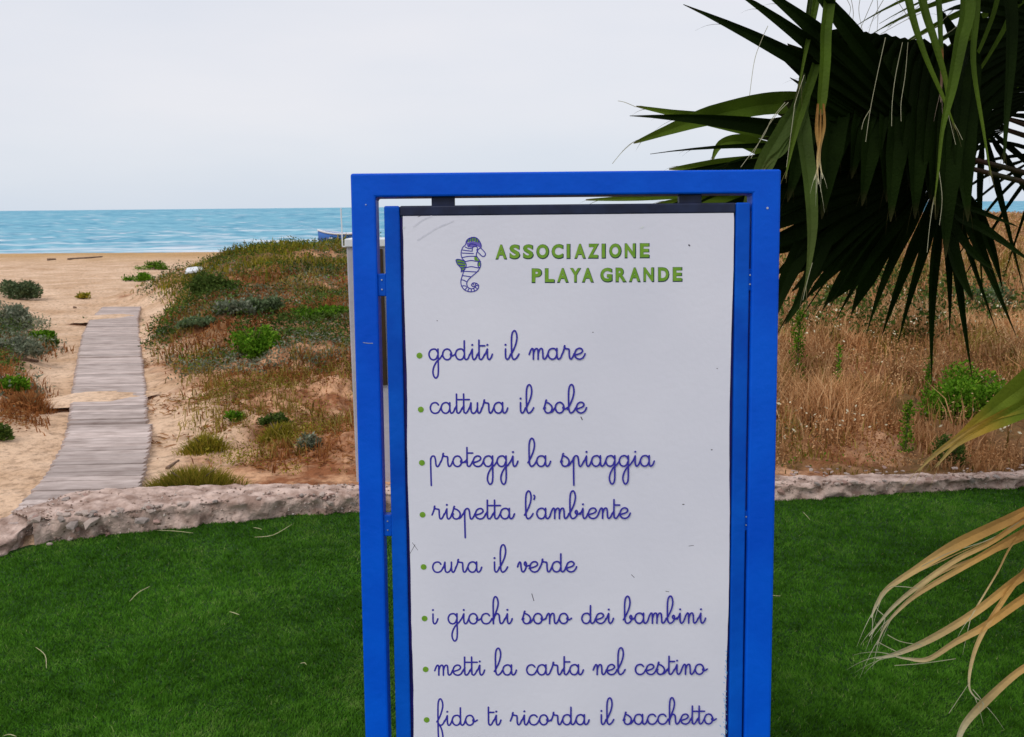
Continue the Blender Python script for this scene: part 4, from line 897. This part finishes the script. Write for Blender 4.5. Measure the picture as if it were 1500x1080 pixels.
# driftwood and other things on the beach
def stick(name, pts, r, matn, label, cat, group=None):
    w_ = [T(*q) + Vector((0, 0, r * .6)) for q in pts]; mb = MB(); o0 = w_[0].copy()
    mb.tube(w_, [r * (1 - .5 * i / (len(w_) - 1)) for i in range(len(w_))], 6); o = mb.build(name, M[matn]); tag(o, label, cat, group)
stick('driftwood', [(100, 381), (125, 379), (150, 377)], .05, 'driftwood', 'long dark driftwood branch lying on the beach above the boardwalk', 'driftwood')
stick('driftwood', [(70, 382), (82, 381)], .06, 'driftwood', 'short dark lump of driftwood on the beach left of the long branch', 'driftwood')
stick('driftwood', [(0, 528), (30, 528), (56, 531)], .025, 'driftwood', 'thin dead branch below the grey shrub at the left edge', 'branch')
stick('driftwood', [(52, 515), (65, 514), (78, 514)], .02, 'driftwood', 'dead twig on the sand under the small round dark shrub', 'branch')
stick('driftwood', [(108, 452), (112, 452)], .03, 'driftwood', 'tiny dark stick on sand left of the boardwalk end', 'stick')
stick('driftwood', [(245, 688), (262, 676)], .012, 'driftwood', 'short pale stick on the sand between boardwalk and dune', 'stick')
p = T(286, 400); mb = MB(); mb.box(p + Vector((0, 0, .06)), Vector((.16, .02, .02)), Vector((-.02, .12, .03)), Vector((0, 0, .02))); tag(mb.build('scrap_board', M['white'], bevel=.005), 'small white scrap lying among scrub on the left dune', 'debris')
# blue boat beyond the dune
bp_ = P(494, 350, 23.5); zb = Hs(bp_.x, bp_.y)
def boat(c, ln, wd, hg):
    o = empty('rowing_boat', c, 'small blue boat showing over the dune crest left of the sign', 'boat'); sec = 13; mb = MB(); V = []
    for i in range(sec):
        s_ = i / (sec - 1) * 2 - 1; k = (1 - abs(s_) ** 2.6); rise = .10 * s_ * s_
        for (a, z) in ((-1, 1), (-.92, .6), (-.6, .15), (0, 0), (.6, .15), (.92, .6), (1, 1)):
            V.append(c + Vector((s_ * ln / 2, a * wd / 2 * max(k, .03), z * hg + rise)))
    fs = [(i * 7 + j, i * 7 + j + 1, (i + 1) * 7 + j + 1, (i + 1) * 7 + j) for i in range(sec - 1) for j in range(6)]
    mb.add(V, fs); h = mb.build('hull', M['boat'], o, smooth=True); sm = h.modifiers.new('solid', 'SOLIDIFY'); sm.thickness = .03
    for sgn_ in (0, 6):
        mb = MB(); mb.tube([V[i * 7 + sgn_] for i in range(sec)], .025, 6); mb.build('gunwale', M['white'], o)
    for s_ in (-.4, .3):
        mb = MB(); mb.box(c + Vector((s_ * ln / 2, 0, hg * .75)), Vector((.1, 0, 0)), Vector((0, wd * .42, 0)), Vector((0, 0, .015))); mb.build('thwart', M['white'], o)
boat(Vector((bp_.x + .25, bp_.y, max(zb, bp_.z - .32))), 1.5, .8, .42)

# straw bits on the lawn
def straw(pts, r, label, name='dry_strand'):
    r *= .62
    w_ = [G(x, y, .022) for x, y in catmull(pts, 4)]; mb = MB()
    mb.tube(w_, [r * (.35 + .65 * math.sin(math.pi * (i + .5) / len(w_))) for i in range(len(w_))], 5); tag(mb.build(name, M['straw'], smooth=True), label, 'dry strand')
straw([(373, 787), (400, 784), (428, 768)], .0034, 'long curved straw strand on the lawn close to the wall')
straw([(230, 777), (255, 778), (283, 781)], .003, 'straight pale strand on the lawn, nearest to the wall\'s broken end')
straw([(190, 881), (203, 868), (220, 859)], .0028, 'slanting pale strand in the middle of the lawn left of the sign')
straw([(336, 896), (343, 898), (351, 901)], .0026, 'short pale strand on the lawn halfway between sign and slanting strand')
straw([(52, 948), (66, 960), (68, 979)], .0022, 'hooked pale strand on the lawn near the left edge')
straw([(1176, 750), (1181, 755), (1187, 762)], .0022, 'tiny strand on the lawn behind the sign\'s right post')
straw([(1131, 872), (1137, 873), (1144, 873)], .0020, 'tiny strand touching the right edge of the sign on the lawn')
straw([(371, 773), (378, 774), (384, 776)], .0025, 'tiny strand between the long curved strand and the wall')
straw([(440, 972), (446, 971), (449, 974)], .0022, 'tiny pale curl on the lawn beside the sign\'s left post')
straw([(5, 1078), (14, 1076), (24, 1079)], .0022, 'pale strand at the bottom left corner of the lawn')

# ------------------------------------------------------------------ fan palm
def leafmat(name, cols, trans=.3, rough=.55, spec=.12):
    return mat(name, (.75, .75, .75), rough, (1.2, 1.2, 1.2), 9, 3, .3, 150, spec, trans, attr='t', attr_cols=cols, stretch=(1, 1, 1))
M['palm_shaded'] = leafmat('palm_leaf_shaded', [(0, (.006, .011, .002)), (.6, (.008, .017, .002)), (.93, (.016, .032, .005)), (1, (.06, .05, .02))], .10, .65, .05)  # colour set darker than a real leaf, so it carries the crown's shade
M['palm_green'] = leafmat('palm_leaf_green', [(0, (.045, .08, .008)), (.6, (.075, .13, .010)), (.93, (.11, .17, .015)), (1, (.20, .17, .07))], .3)
M['palm_olive'] = leafmat('palm_leaf_olive', [(0, (.10, .17, .015)), (.45, (.18, .24, .02)), (.60, (.55, .36, .05)), (1, (.52, .38, .16))], .3)
M['palm_hang'] = leafmat('palm_leaf_hanging', [(0, (.045, .085, .008)), (.68, (.06, .11, .010)), (.74, (.34, .15, .05)), (1, (.42, .30, .24))], .3)
M['palm_dry'] = leafmat('palm_leaf_dry', [(0, (.38, .17, .045)), (.4, (.58, .33, .10)), (.7, (.62, .46, .22)), (1, (.58, .56, .38))], .3, .7)
M['thread'] = mat('palm_thread', (.34, .32, .20), .7, (.44, .42, .28), 30, 2)
M['petiole'] = mat('palm_petiole', (.03, .028, .008), .6, (.06, .022, .012), 12, 3)
M['trunk'] = mat('palm_trunk', (.10, .07, .045), .9, (.18, .13, .09), 10, 6, .8, 40)
crown = Vector((2.45, 2.75, 1.35))
palm = empty('fan_palm', Vector((crown.x, crown.y, 0)), 'dark green fan palm reaching in from the right with hanging and dried fronds', 'palm tree')
mb = MB()
zs = np.linspace(-.05, crown.z, 22)
mb.tube([Vector((crown.x + .01 * math.sin(z * 5), crown.y, z)) for z in zs], [.17 + .02 * (i % 2) + (.05 if i > 16 else 0) for i in range(22)], 18); mb.build('trunk', M['trunk'], palm)
for i in range(46):    # old leaf bases round the trunk top
    a = i * 2.4; z = .35 + i * .022; d = Vector((math.cos(a), math.sin(a), 0)); b = Vector((crown.x, crown.y, z)) + d * .15
    mb = MB(); mb.tube([b, b + d * .05 + Vector((0, 0, .07)), b + d * .10 + Vector((0, 0, .15))], [.035, .028, .018], 6); mb.build('leaf_base', M['trunk'], palm)
def petiole(hub, matn='petiole', sag=.08):
    a = crown + (hub - crown).normalized() * .1; mid = (a + hub) / 2 + Vector((0, 0, sag))
    pts = [a.lerp(mid, k) .lerp(mid.lerp(hub, k), k) for k in np.linspace(0, 1, 12)]
    mb = MB(); mb.tube(pts, [.012 - .006 * k for k in np.linspace(0, 1, 12)], 8)
    o = mb.build('frond', M[matn], palm, smooth=True); return o
def seg_mesh(cl_, wid, nrm, fold, tvals=None, threads=True):
    """V-folded blade along a centre line; cl_ points, wid half widths, nrm fold direction"""
    mb = MB(); n = len(cl_); vs = []; tv = []
    for i, p in enumerate(cl_):
        d = (cl_[min(i + 1, n - 1)] - cl_[max(i - 1, 0)]).normalized(); sd_ = d.cross(nrm).normalized(); nn_ = sd_.cross(d).normalized(); w_ = wid[i]
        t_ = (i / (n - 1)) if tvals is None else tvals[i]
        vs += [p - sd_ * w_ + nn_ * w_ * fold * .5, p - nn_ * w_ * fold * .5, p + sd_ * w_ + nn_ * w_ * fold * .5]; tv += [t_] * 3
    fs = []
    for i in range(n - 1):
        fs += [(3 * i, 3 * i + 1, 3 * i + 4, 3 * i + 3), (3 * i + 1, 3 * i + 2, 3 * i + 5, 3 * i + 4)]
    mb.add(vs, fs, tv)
    if threads:
        d = (cl_[-1] - cl_[-3]).normalized(); sd_ = d.cross(nrm).normalized()
        for k in range(2):
            st = cl_[-3] + sd_ * wid[-3] * (k * 2 - 1) * .6; dd = (d + sd_ * random.uniform(.1, .35) * (k * 2 - 1)).normalized(); q = [st]
            ln_ = random.uniform(.03, .08)
            for j in range(1, 6): q.append(q[-1] + (dd + Vector((0, 0, -.14 * j))).normalized() * ln_ / 5)
            ww = .0007
            v2 = []; 
            for j, a in enumerate(q): v2 += [a - sd_ * ww * (1 - j / 6), a + sd_ * ww * (1 - j / 6)]
            mb.add(v2, [(2 * j, 2 * j + 1, 2 * j + 3, 2 * j + 2) for j in range(5)], 1.0)
    return mb
def fan(hub, e1, e2, segs, matn, split=.5, droop=.35, fold=.55, parent=None, bend=.0, wk=1.0):
    """segs: list of (angle, length); the blade is pleated and joined up to split*length"""
    nrm = e1.cross(e2).normalized(); segs = sorted(segs); par = parent or petiole(hub)
    for i, (a, ln_) in enumerate(segs):
        da = []
        if i: da.append(a - segs[i - 1][0])
        if i < len(segs) - 1: da.append(segs[i + 1][0] - a)
        half = min(min(da + [.16]), .16) * .52 * wk; d = e1 * math.cos(a) + e2 * math.sin(a)
        rs = split * ln_ * random.uniform(.9, 1.1) if not isinstance(split, float) else split * ln_ * random.uniform(.92, 1.08)
        n = 16; cl_ = []; wd = []
        tw = random.uniform(-.09, .09); cur = random.uniform(-.5, .25)
        for k in range(n):
            r_ = .012 + (ln_ - .012) * k / (n - 1); ex = max(0, r_ - rs * .8) / ln_
            p = hub + d * r_ - nrm * ((bend * (r_ / ln_) ** 2 + cur * ex * ex) * ln_) + Vector((0, 0, -1)) * droop * ex * ex * ln_ + (e1 * math.sin(a) - e2 * math.cos(a)) * tw * ex * ln_
            cl_.append(p); wmax = rs * math.tan(half)
            wd.append(r_ * math.tan(half) if r_ < rs else max(.0008, wmax * (1 - ((r_ - rs) / (ln_ - rs)) ** 1.3)))
        o = seg_mesh(cl_, wd, nrm, fold).build('leaf_segment', M[matn], par, attr=True)
def ribbon_path(pts, depth, wpx, matn, parent, fold=.5, nrm=None, tvals=None, threads=True, name='leaf_segment'):
    """centre line given as measured points with their own distances"""
    n = len(pts); dd = depth if hasattr(depth, '__len__') else [depth] * n
    P3 = [P(x, y, d) for (x, y), d in zip(pts, dd)]
    cp = catmull([tuple(p) for p in P3], 6); cp = [Vector(p) for p in cp]; m_ = len(cp)
    ww = wpx if hasattr(wpx, '__len__') else [wpx] * n
    wi = np.interp(np.linspace(0, n - 1, m_), range(n), [a * d / FPX / 2 for a, d in zip(ww, dd)])
    o = seg_mesh(cp, [max(.0006, w_) for w_ in wi], nrm or Vector((.15, -1, .1)).normalized(), fold, tvals, threads).build(name, M[matn], parent, attr=True)
    return o
# main leaf
hub = P(1385, 238, 2.35)
e1 = Vector((1, .12, 0)).normalized(); e2v = Vector((0, -math.sin(R(36)), math.cos(R(36)))); e2v = (e2v - e1 * e2v.dot(e1)).normalized(); nrmM = e1.cross(e2v)
def polar(px, py, e1=e1, e2=e2v, hub=hub):
    n_ = e1.cross(e2); r_ = ray(px, py); t_ = (hub - CAM).dot(n_) / r_.dot(n_); q = CAM + r_ * t_ - hub
    a = math.atan2(q.dot(e2), q.dot(e1)); a = a if a > -.2 else a + math.tau; return a, q.length
tips = [(1020, -32), (1062, -48), (1110, -60), (1160, -75), (928, 140), (958, 185), (1005, 205), (962, 232), (900, 262), (860, 275), (905, 318), (950, 345), (1000, 372), (1040, 395), (1085, 415), (1120, 440), (1155, 440), (1188, 425), (1225, 440), (1262, 452), (1295, 475), (1330, 478), (1355, 512), (1385, 485), (1414, 508), (1428, 440), (1462, 430), (1497, 415)]
segs = [polar(x, y) for x, y in tips]
par = petiole(hub, sag=.02)
up_ = [q for q in segs if q[0] < R(150)]; lf_ = [q for q in segs if R(150) <= q[0] < R(228)]; lw_ = [q for q in segs if q[0] >= R(228)]
fan(hub, e1, e2v, up_, 'palm_shaded', split=.62, droop=.16, parent=par, wk=1.1)
fan(hub, e1, e2v, lf_, 'palm_shaded', split=.56, droop=.22, parent=par, wk=1.18)
fan(hub, e1, e2v, lw_, 'palm_shaded', split=.43, droop=.16, parent=par, wk=1.12)
fan(hub + Vector((0, .015, 0)), e1, e2v, [polar(x, y) for x, y in ((1165, 40), (1152, 70), (1148, 95), (1158, 118), (1150, 140), (1140, 160), (1130, 180))], 'palm_shaded', split=.86, droop=.1, parent=par, wk=1.3)
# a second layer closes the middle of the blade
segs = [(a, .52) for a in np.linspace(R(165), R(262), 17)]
fan(hub + Vector((.0, .02, 0)), e1, e2v, segs, 'palm_shaded', split=.80, droop=.25, parent=par, bend=.04, wk=1.25)
# blades that arch up over the midrib and droop towards us
NB = 15
for k in range(NB):
    q = k / (NB - 1); ax_ = 1222 + 200 * q; ay = 62 + 6 * math.sin(q * 3) + 26 * q * q - random.uniform(0, 5); tx = 1160 + 250 * q + random.uniform(-14, 14); ty = 270 + 70 * q + random.uniform(-45, 45)
    ribbon_path([(1388, 236), ((1388 + ax_) / 2 + 8, (236 + ay) / 2 - 12), (ax_, ay), (ax_ - 22 + 14 * q, ay + 60), (ax_ * .45 + tx * .55 - 8, ay + .62 * (ty - ay)), (tx, ty)], [2.36, 2.33, 2.28, 2.23, 2.24, 2.3], [8, 22, 34, 42, 34, 1.5], 'palm_shaded', par, fold=.35 + .3 * random.random())
h2 = P(1300, 205, 2.6); par2 = petiole(h2, sag=.05)
for pts, dd, ww in [([(1300, 205), (1200, 160), (1130, 152), (1040, 170), (975, 192), (928, 210)], [2.6, 2.5, 2.45, 2.4, 2.35, 2.3], [10, 34, 32, 28, 14, 2]),
                    ([(1300, 210), (1190, 205), (1110, 190), (1040, 176), (985, 166), (932, 156)], [2.6, 2.55, 2.5, 2.48, 2.45, 2.4], [10, 30, 26, 20, 10, 2]),
                    ([(1300, 215), (1200, 225), (1130, 222), (1085, 207), (1055, 212), (1043, 235)], [2.6, 2.5, 2.45, 2.42, 2.4, 2.4], [10, 28, 26, 20, 12, 2]),
                    ([(1300, 220), (1210, 238), (1120, 240), (1050, 242), (980, 248)], [2.6, 2.5, 2.4, 2.35, 2.3], [10, 30, 26, 18, 2]),
                    ([(1300, 225), (1200, 258), (1100, 272), (1000, 283), (930, 290), (858, 293)], [2.6, 2.5, 2.4, 2.35, 2.3, 2.3], [10, 30, 28, 16, 9, 2]),
                    ([(1300, 228), (1200, 275), (1100, 288), (1030, 292), (960, 299)], [2.6, 2.5, 2.4, 2.35, 2.3], [10, 30, 26, 18, 2]),
                    ([(1300, 230), (1220, 290), (1165, 380), (1140, 440), (1130, 480)], [2.6, 2.5, 2.5, 2.5, 2.5], [10, 34, 30, 16, 2]),
                    ([(1300, 230), (1235, 300), (1195, 380), (1170, 440), (1150, 475)], [2.6, 2.5, 2.5, 2.5, 2.5], [10, 30, 24, 14, 2])]:
    ribbon_path(pts, dd, ww, 'palm_green' if pts[-1][1] < 400 else 'palm_shaded', par2)
for pts, ww in [([(1380, 262), (1400, 312), (1445, 338), (1508, 382)], [8, 16, 14, 2]), ([(1380, 262), (1392, 322), (1422, 368), (1455, 395)], [8, 14, 12, 2]), ([(1380, 270), (1388, 330), (1402, 390), (1425, 440)], [8, 22, 20, 2]), ([(1380, 262), (1400, 295), (1440, 312), (1490, 332)], [6, 8, 8, 1])]:
    ribbon_path(pts, [2.35, 2.4, 2.42, 2.45], ww, 'palm_shaded', par)
# right side leaves
def rand_fan(hub, yaw, tilt, n, a0, a1, ln_, matn, split=.5, droop=.4, bend=.1, sag=.06):
    e1_ = Vector((math.cos(yaw), math.sin(yaw), 0)); z_ = Vector((0, 0, 1)); fw = Vector((-math.sin(yaw), math.cos(yaw), 0)); e2_ = (z_ * math.cos(tilt) - fw * math.sin(tilt)).normalized()
    sg = [(a0 + (a1 - a0) * i / (n - 1) + random.uniform(-.02, .02), ln_ * random.uniform(.85, 1.1)) for i in range(n)]
    fan(hub, e1_, e2_, sg, matn, split, droop, bend=bend, parent=petiole(hub, sag=sag))
rand_fan(P(1450, 165, 2.75), R(-10), R(28), 16, R(-20), R(175), .42, 'palm_shaded', .6, .2)
rand_fan(P(1475, 190, 2.8), R(10), R(20), 14, R(100), R(215), .34, 'palm_shaded', .7, .2)
rand_fan(P(1440, 180, 2.9), R(-5), R(30), 8, R(235), R(320), .56, 'palm_shaded', .25, .2)
rand_fan(P(1555, 40, 2.5), R(25), R(20), 20, R(110), R(235), .56, 'palm_shaded', .55, .35)
rand_fan(P(1530, 225, 3.0), R(5), R(35), 8, R(165), R(300), .50, 'palm_shaded', .22, .3)
rand_fan(P(1530, 130, 2.6), R(15), R(25), 14, R(120), R(225), .36, 'palm_shaded', .6, .3)
rand_fan(P(1600, -30, 3.1), R(-15), R(10), 22, R(120), R(240), .75, 'palm_green', .40, .5)
# unseen fronds overhead and beside, added to shade the lawn and leaves
rand_fan(Vector((1.35, 2.5, 2.75)), R(20), R(70), 30, R(0), R(350), .8, 'palm_shaded', .5, .3)
rand_fan(Vector((1.9, 2.0, 2.6)), R(70), R(75), 30, R(0), R(350), .85, 'palm_shaded', .5, .3)
rand_fan(Vector((2.6, 3.3, 2.6)), R(-30), R(65), 30, R(0), R(350), .8, 'palm_shaded', .5, .3)
rand_fan(Vector((2.2, 1.7, 1.9)), R(50), R(60), 28, R(0), R(350), .75, 'palm_shaded', .5, .3)
rand_fan(Vector((3.1, 2.4, 2.4)), R(90), R(60), 28, R(0), R(350), .8, 'palm_shaded', .5, .3)
for (x_, y_, z_, yw) in ((.95, 3.0, 2.55, 10), (1.6, 3.3, 2.6, 60), (2.3, 2.6, 2.55, -20), (1.2, 2.2, 2.5, 40), (2.0, 3.9, 2.75, 0), (1.7, 2.6, 2.9, 130), (2.8, 3.9, 2.6, 80)):
    rand_fan(Vector((x_, y_, z_)), R(yw), R(82), 26, R(0), R(346), .72, 'palm_shaded', .62, .12)
# hanging frond above the picture, its tips fall into view
h4 = P(1330, -330, 2.15); par4 = petiole(h4, sag=.35)
hs = (1330, -330)
for pts, ww, d_, mt in [
    ([hs, (1240, -150), (1212, 20), (1208, 90), (1204, 140), (1202, 168)], [6, 24, 18, 17, 16, 9], 2.0, 'palm_green'),
    ([(1198, 152), (1196, 190), (1200, 230), (1193, 264)], [3, 6, 4, .8], 1.99, 'palm_dry'), ([(1206, 152), (1207, 185), (1200, 225), (1205, 262)], [3, 5, 4, .8], 1.995, 'palm_dry'),
    ([(1202, 160), (1201, 200), (1197, 235), (1199, 270)], [2, 4, 3, .8], 1.985, 'palm_dry'),
    ([hs, (1230, -160), (1192, 20), (1180, 75), (1170, 130)], [6, 16, 10, 6, 1.5], 2.05, 'palm_green'),
    ([hs, (1250, -150), (1210, 30), (1195, 95), (1172, 165), (1160, 215), (1150, 262)], [6, 14, 12, 14, 14, 6, 1], 2.1, 'palm_green'),
    ([hs, (1310, -120), (1330, 0), (1352, 75), (1380, 140), (1400, 190)], [6, 16, 13, 9, 6, 1.5], 1.95, 'palm_green'),
    ([hs, (1330, -120), (1350, 0), (1368, 60), (1385, 120), (1388, 160)], [6, 18, 14, 12, 8, 2], 1.95, 'palm_green'),
    ([hs, (1360, -120), (1374, 0), (1377, 50), (1379, 95), (1378, 150)], [6, 14, 10, 8, 6, 1], 1.98, 'palm_hang'),
    ([hs, (1400, -120), (1416, 0), (1406, 60), (1393, 130), (1380, 190), (1374, 250), (1368, 300)], [6, 26, 25, 22, 16, 7, 4, 1], 1.9, 'palm_green'),
    ([hs, (1420, -100), (1430, 0), (1425, 90), (1440, 190), (1452, 260)], [6, 20, 12, 9, 5, 1], 2.0, 'palm_green'),
    ([hs, (1450, -100), (1478, 0), (1480, 80), (1474, 170), (1470, 240)], [6, 26, 22, 18, 10, 2], 2.1, 'palm_shaded'),
    ([hs, (1470, -80), (1460, 0), (1440, 60), (1415, 110), (1395, 145)], [6, 14, 8, 6, 4, 1], 2.3, 'palm_green'),
    ([hs, (1500, -60), (1480, 20), (1455, 70), (1430, 110), (1410, 140)], [6, 14, 9, 6, 4, 1], 2.4, 'palm_green')]:
    ribbon_path(pts, d_, ww, mt, par4)
# pale olive blade hanging in front of the dark one
par4b = petiole(P(1290, -260, 2.2), sag=.4)
for pts, ww, mt in [([(1290, -260), (1200, -60), (1175, 110), (1176, 190), (1185, 260), (1189, 330), (1185, 385), (1178, 430)], [3, 6, 10, 24, 22, 17, 8, 1], 'palm_olive2'),
                    ([(1290, -260), (1200, -60), (1172, 130), (1150, 185), (1122, 235), (1100, 290), (1085, 330)], [3, 5, 10, 26, 28, 22, 4], 'palm_olive2'),
                    ([(1290, -260), (1200, -60), (1182, 150), (1150, 215), (1128, 235), (1118, 250)], [3, 5, 8, 12, 8, 2], 'palm_olive2')]:
    if 'palm_olive2' not in M: M['palm_olive2'] = leafmat('palm_leaf_pale', [(0, (.05, .085, .018)), (.6, (.075, .12, .022)), (.93, (.10, .13, .03)), (1, (.3, .24, .12))], .3)
    ribbon_path(pts, 2.12, ww, mt, par4b)
# thin pale threads
thr = [[(1297, 55), (1285, 110), (1275, 160), (1268, 208)], [(1322, 62), (1312, 110), (1307, 150), (1306, 185)], [(1330, 62), (1326, 110), (1320, 150), (1320, 178)], [(1275, 160), (1266, 175), (1262, 190)],
       [(1125, 38), (1115, 60), (1105, 90), (1098, 140)], [(1155, 150), (1140, 165), (1122, 190), (1100, 232)], [(1150, 150), (1130, 175), (1118, 200), (1085, 245)], [(1178, 110), (1165, 150), (1162, 170), (1152, 245)],
       [(1368, 290), (1362, 330), (1358, 370)], [(1374, 240), (1380, 290), (1376, 330)], [(1385, 160), (1400, 185), (1410, 205)], [(1385, 150), (1392, 180), (1400, 212)], [(1245, -10), (1250, 20), (1246, 45)],
       [(1262, -10), (1258, 15), (1264, 48)], [(1283, -10), (1270, 20), (1255, 55)], [(1300, -10), (1280, 25), (1272, 50)], [(1285, 0), (1286, 25), (1284, 55)], [(1310, -5), (1330, 25), (1345, 50)], [(1360, 15), (1330, 28), (1290, 50)],
       [(1355, 0), (1335, 18), (1300, 40)], [(1400, 10), (1370, 40), (1335, 58)], [(1425, 5), (1400, 40), (1365, 62)], [(1238, -5), (1246, 12), (1241, 30)], [(928, 208), (912, 222), (897, 240)], [(932, 157), (915, 150), (905, 148)], [(1190, 385), (1183, 410), (1176, 440)]]
for q in thr:
    ribbon_path(q, 1.98 if q[0][1] > 30 else 2.3, [.9] + [.9] * (len(q) - 2) + [.4], 'thread', par4, fold=.1, threads=False, name='leaf_thread')
# olive blades with dry tips at the right edge
h5 = P(1860, 360, 1.95); par5 = petiole(h5, sag=.05)
for pts, ww, mt in [([(1860, 360), (1600, 500), (1500, 568), (1440, 612), (1405, 640), (1370, 665), (1345, 690)], [8, 66, 50, 24, 12, 7, 1.5], 'palm_olive'),
                    ([(1860, 372), (1600, 540), (1500, 598), (1440, 628), (1400, 652), (1370, 685)], [8, 50, 28, 16, 8, 1.5], 'palm_olive'),
                    ([(1860, 372), (1650, 540), (1520, 588), (1455, 612), (1405, 640), (1362, 672)], [8, 40, 22, 8, 6, 1], 'palm_olive'),
                    ([(1860, 340), (1700, 420), (1600, 455), (1530, 470)], [8, 50, 30, 2], 'palm_olive')]:
    ribbon_path(pts, [1.95] + [1.75] * (len(pts) - 1), ww, mt, par5, fold=.3)
# dry tan blades over the lawn
h6 = P(1840, 560, 1.75); par6 = petiole(h6, sag=.0)
for pts, ww in [([(1840, 560), (1600, 695), (1500, 750), (1400, 798), (1335, 838), (1300, 862), (1284, 885), (1276, 905)], [8, 22, 17, 19, 11, 8, 6, 1.5]),
                ([(1840, 565), (1600, 705), (1500, 762), (1450, 795), (1400, 820), (1345, 858), (1305, 892), (1273, 932)], [8, 16, 10, 8, 9, 8, 6, 1.5]),
                ([(1840, 565), (1600, 725), (1490, 785), (1420, 825), (1350, 866), (1320, 890), (1298, 915), (1284, 945)], [8, 16, 13, 10, 8, 6, 4, 1]),
                ([(1840, 570), (1620, 770), (1500, 842), (1430, 895), (1370, 932), (1320, 955), (1283, 965)], [8, 20, 15, 13, 12, 8, 1.5]),
                ([(1840, 572), (1620, 800), (1500, 876), (1445, 915), (1400, 940), (1360, 965), (1330, 965), (1305, 960)], [8, 20, 15, 13, 10, 8, 4, 1]),
                ([(1840, 572), (1580, 760), (1500, 838), (1465, 885), (1435, 935), (1422, 975), (1420, 1008), (1432, 1025)], [8, 16, 10, 9, 8, 6, 3, 1]),
                ([(1840, 575), (1640, 880), (1540, 955), (1490, 985), (1440, 1030), (1412, 1062), (1400, 1095)], [8, 20, 14, 12, 15, 12, 6]),
                ([(1840, 568), (1560, 730), (1490, 788), (1460, 840), (1430, 890), (1420, 908)], [8, 10, 4, 3, 3, 1]),
                ([(1840, 575), (1700, 960), (1620, 1040), (1560, 1080), (1520, 1120)], [8, 20, 14, 12, 2])]:
    ribbon_path(pts, [1.75] + [1.5] * (len(pts) - 1), ww, 'palm_dry', par6, fold=.35)
for i in range(2):
    x0 = random.uniform(1275, 1330); y0 = random.uniform(870, 975); e_ = (1500, y0 * .55 + random.uniform(270, 360)); 
    mid_ = ((x0 + e_[0]) / 2 - random.uniform(-15, 25), (y0 + e_[1]) / 2 + random.uniform(-18, 8))
    ribbon_path([(1840, 568), (1640, 690 + (e_[1] - 760) * .7), e_, mid_, (x0 + 22, y0 - 16), (x0, y0 + random.uniform(5, 25))], 1.5 + random.uniform(0, .08), [2, 3, random.uniform(2, 6), random.uniform(1.5, 5), 2, .6], 'palm_dry', par6, fold=.3)
for q in [[(1290, 868), (1284, 890), (1296, 905), (1290, 925)], [(1345, 862), (1305, 860), (1290, 880)], [(1320, 958), (1300, 948), (1285, 940)], [(1350, 945), (1320, 940), (1300, 930)], [(1425, 1010), (1440, 1030), (1435, 1045)], [(1500, 760), (1450, 790), (1390, 810), (1350, 830)], [(1420, 1000), (1400, 1030), (1390, 1045)], [(1400, 965), (1350, 972), (1310, 975)]]:
    ribbon_path(q, 1.5, [1.0] * (len(q) - 1) + [.4], 'thread', par6, fold=.1, threads=False, name='leaf_thread')
print('objects', len(bpy.data.objects))
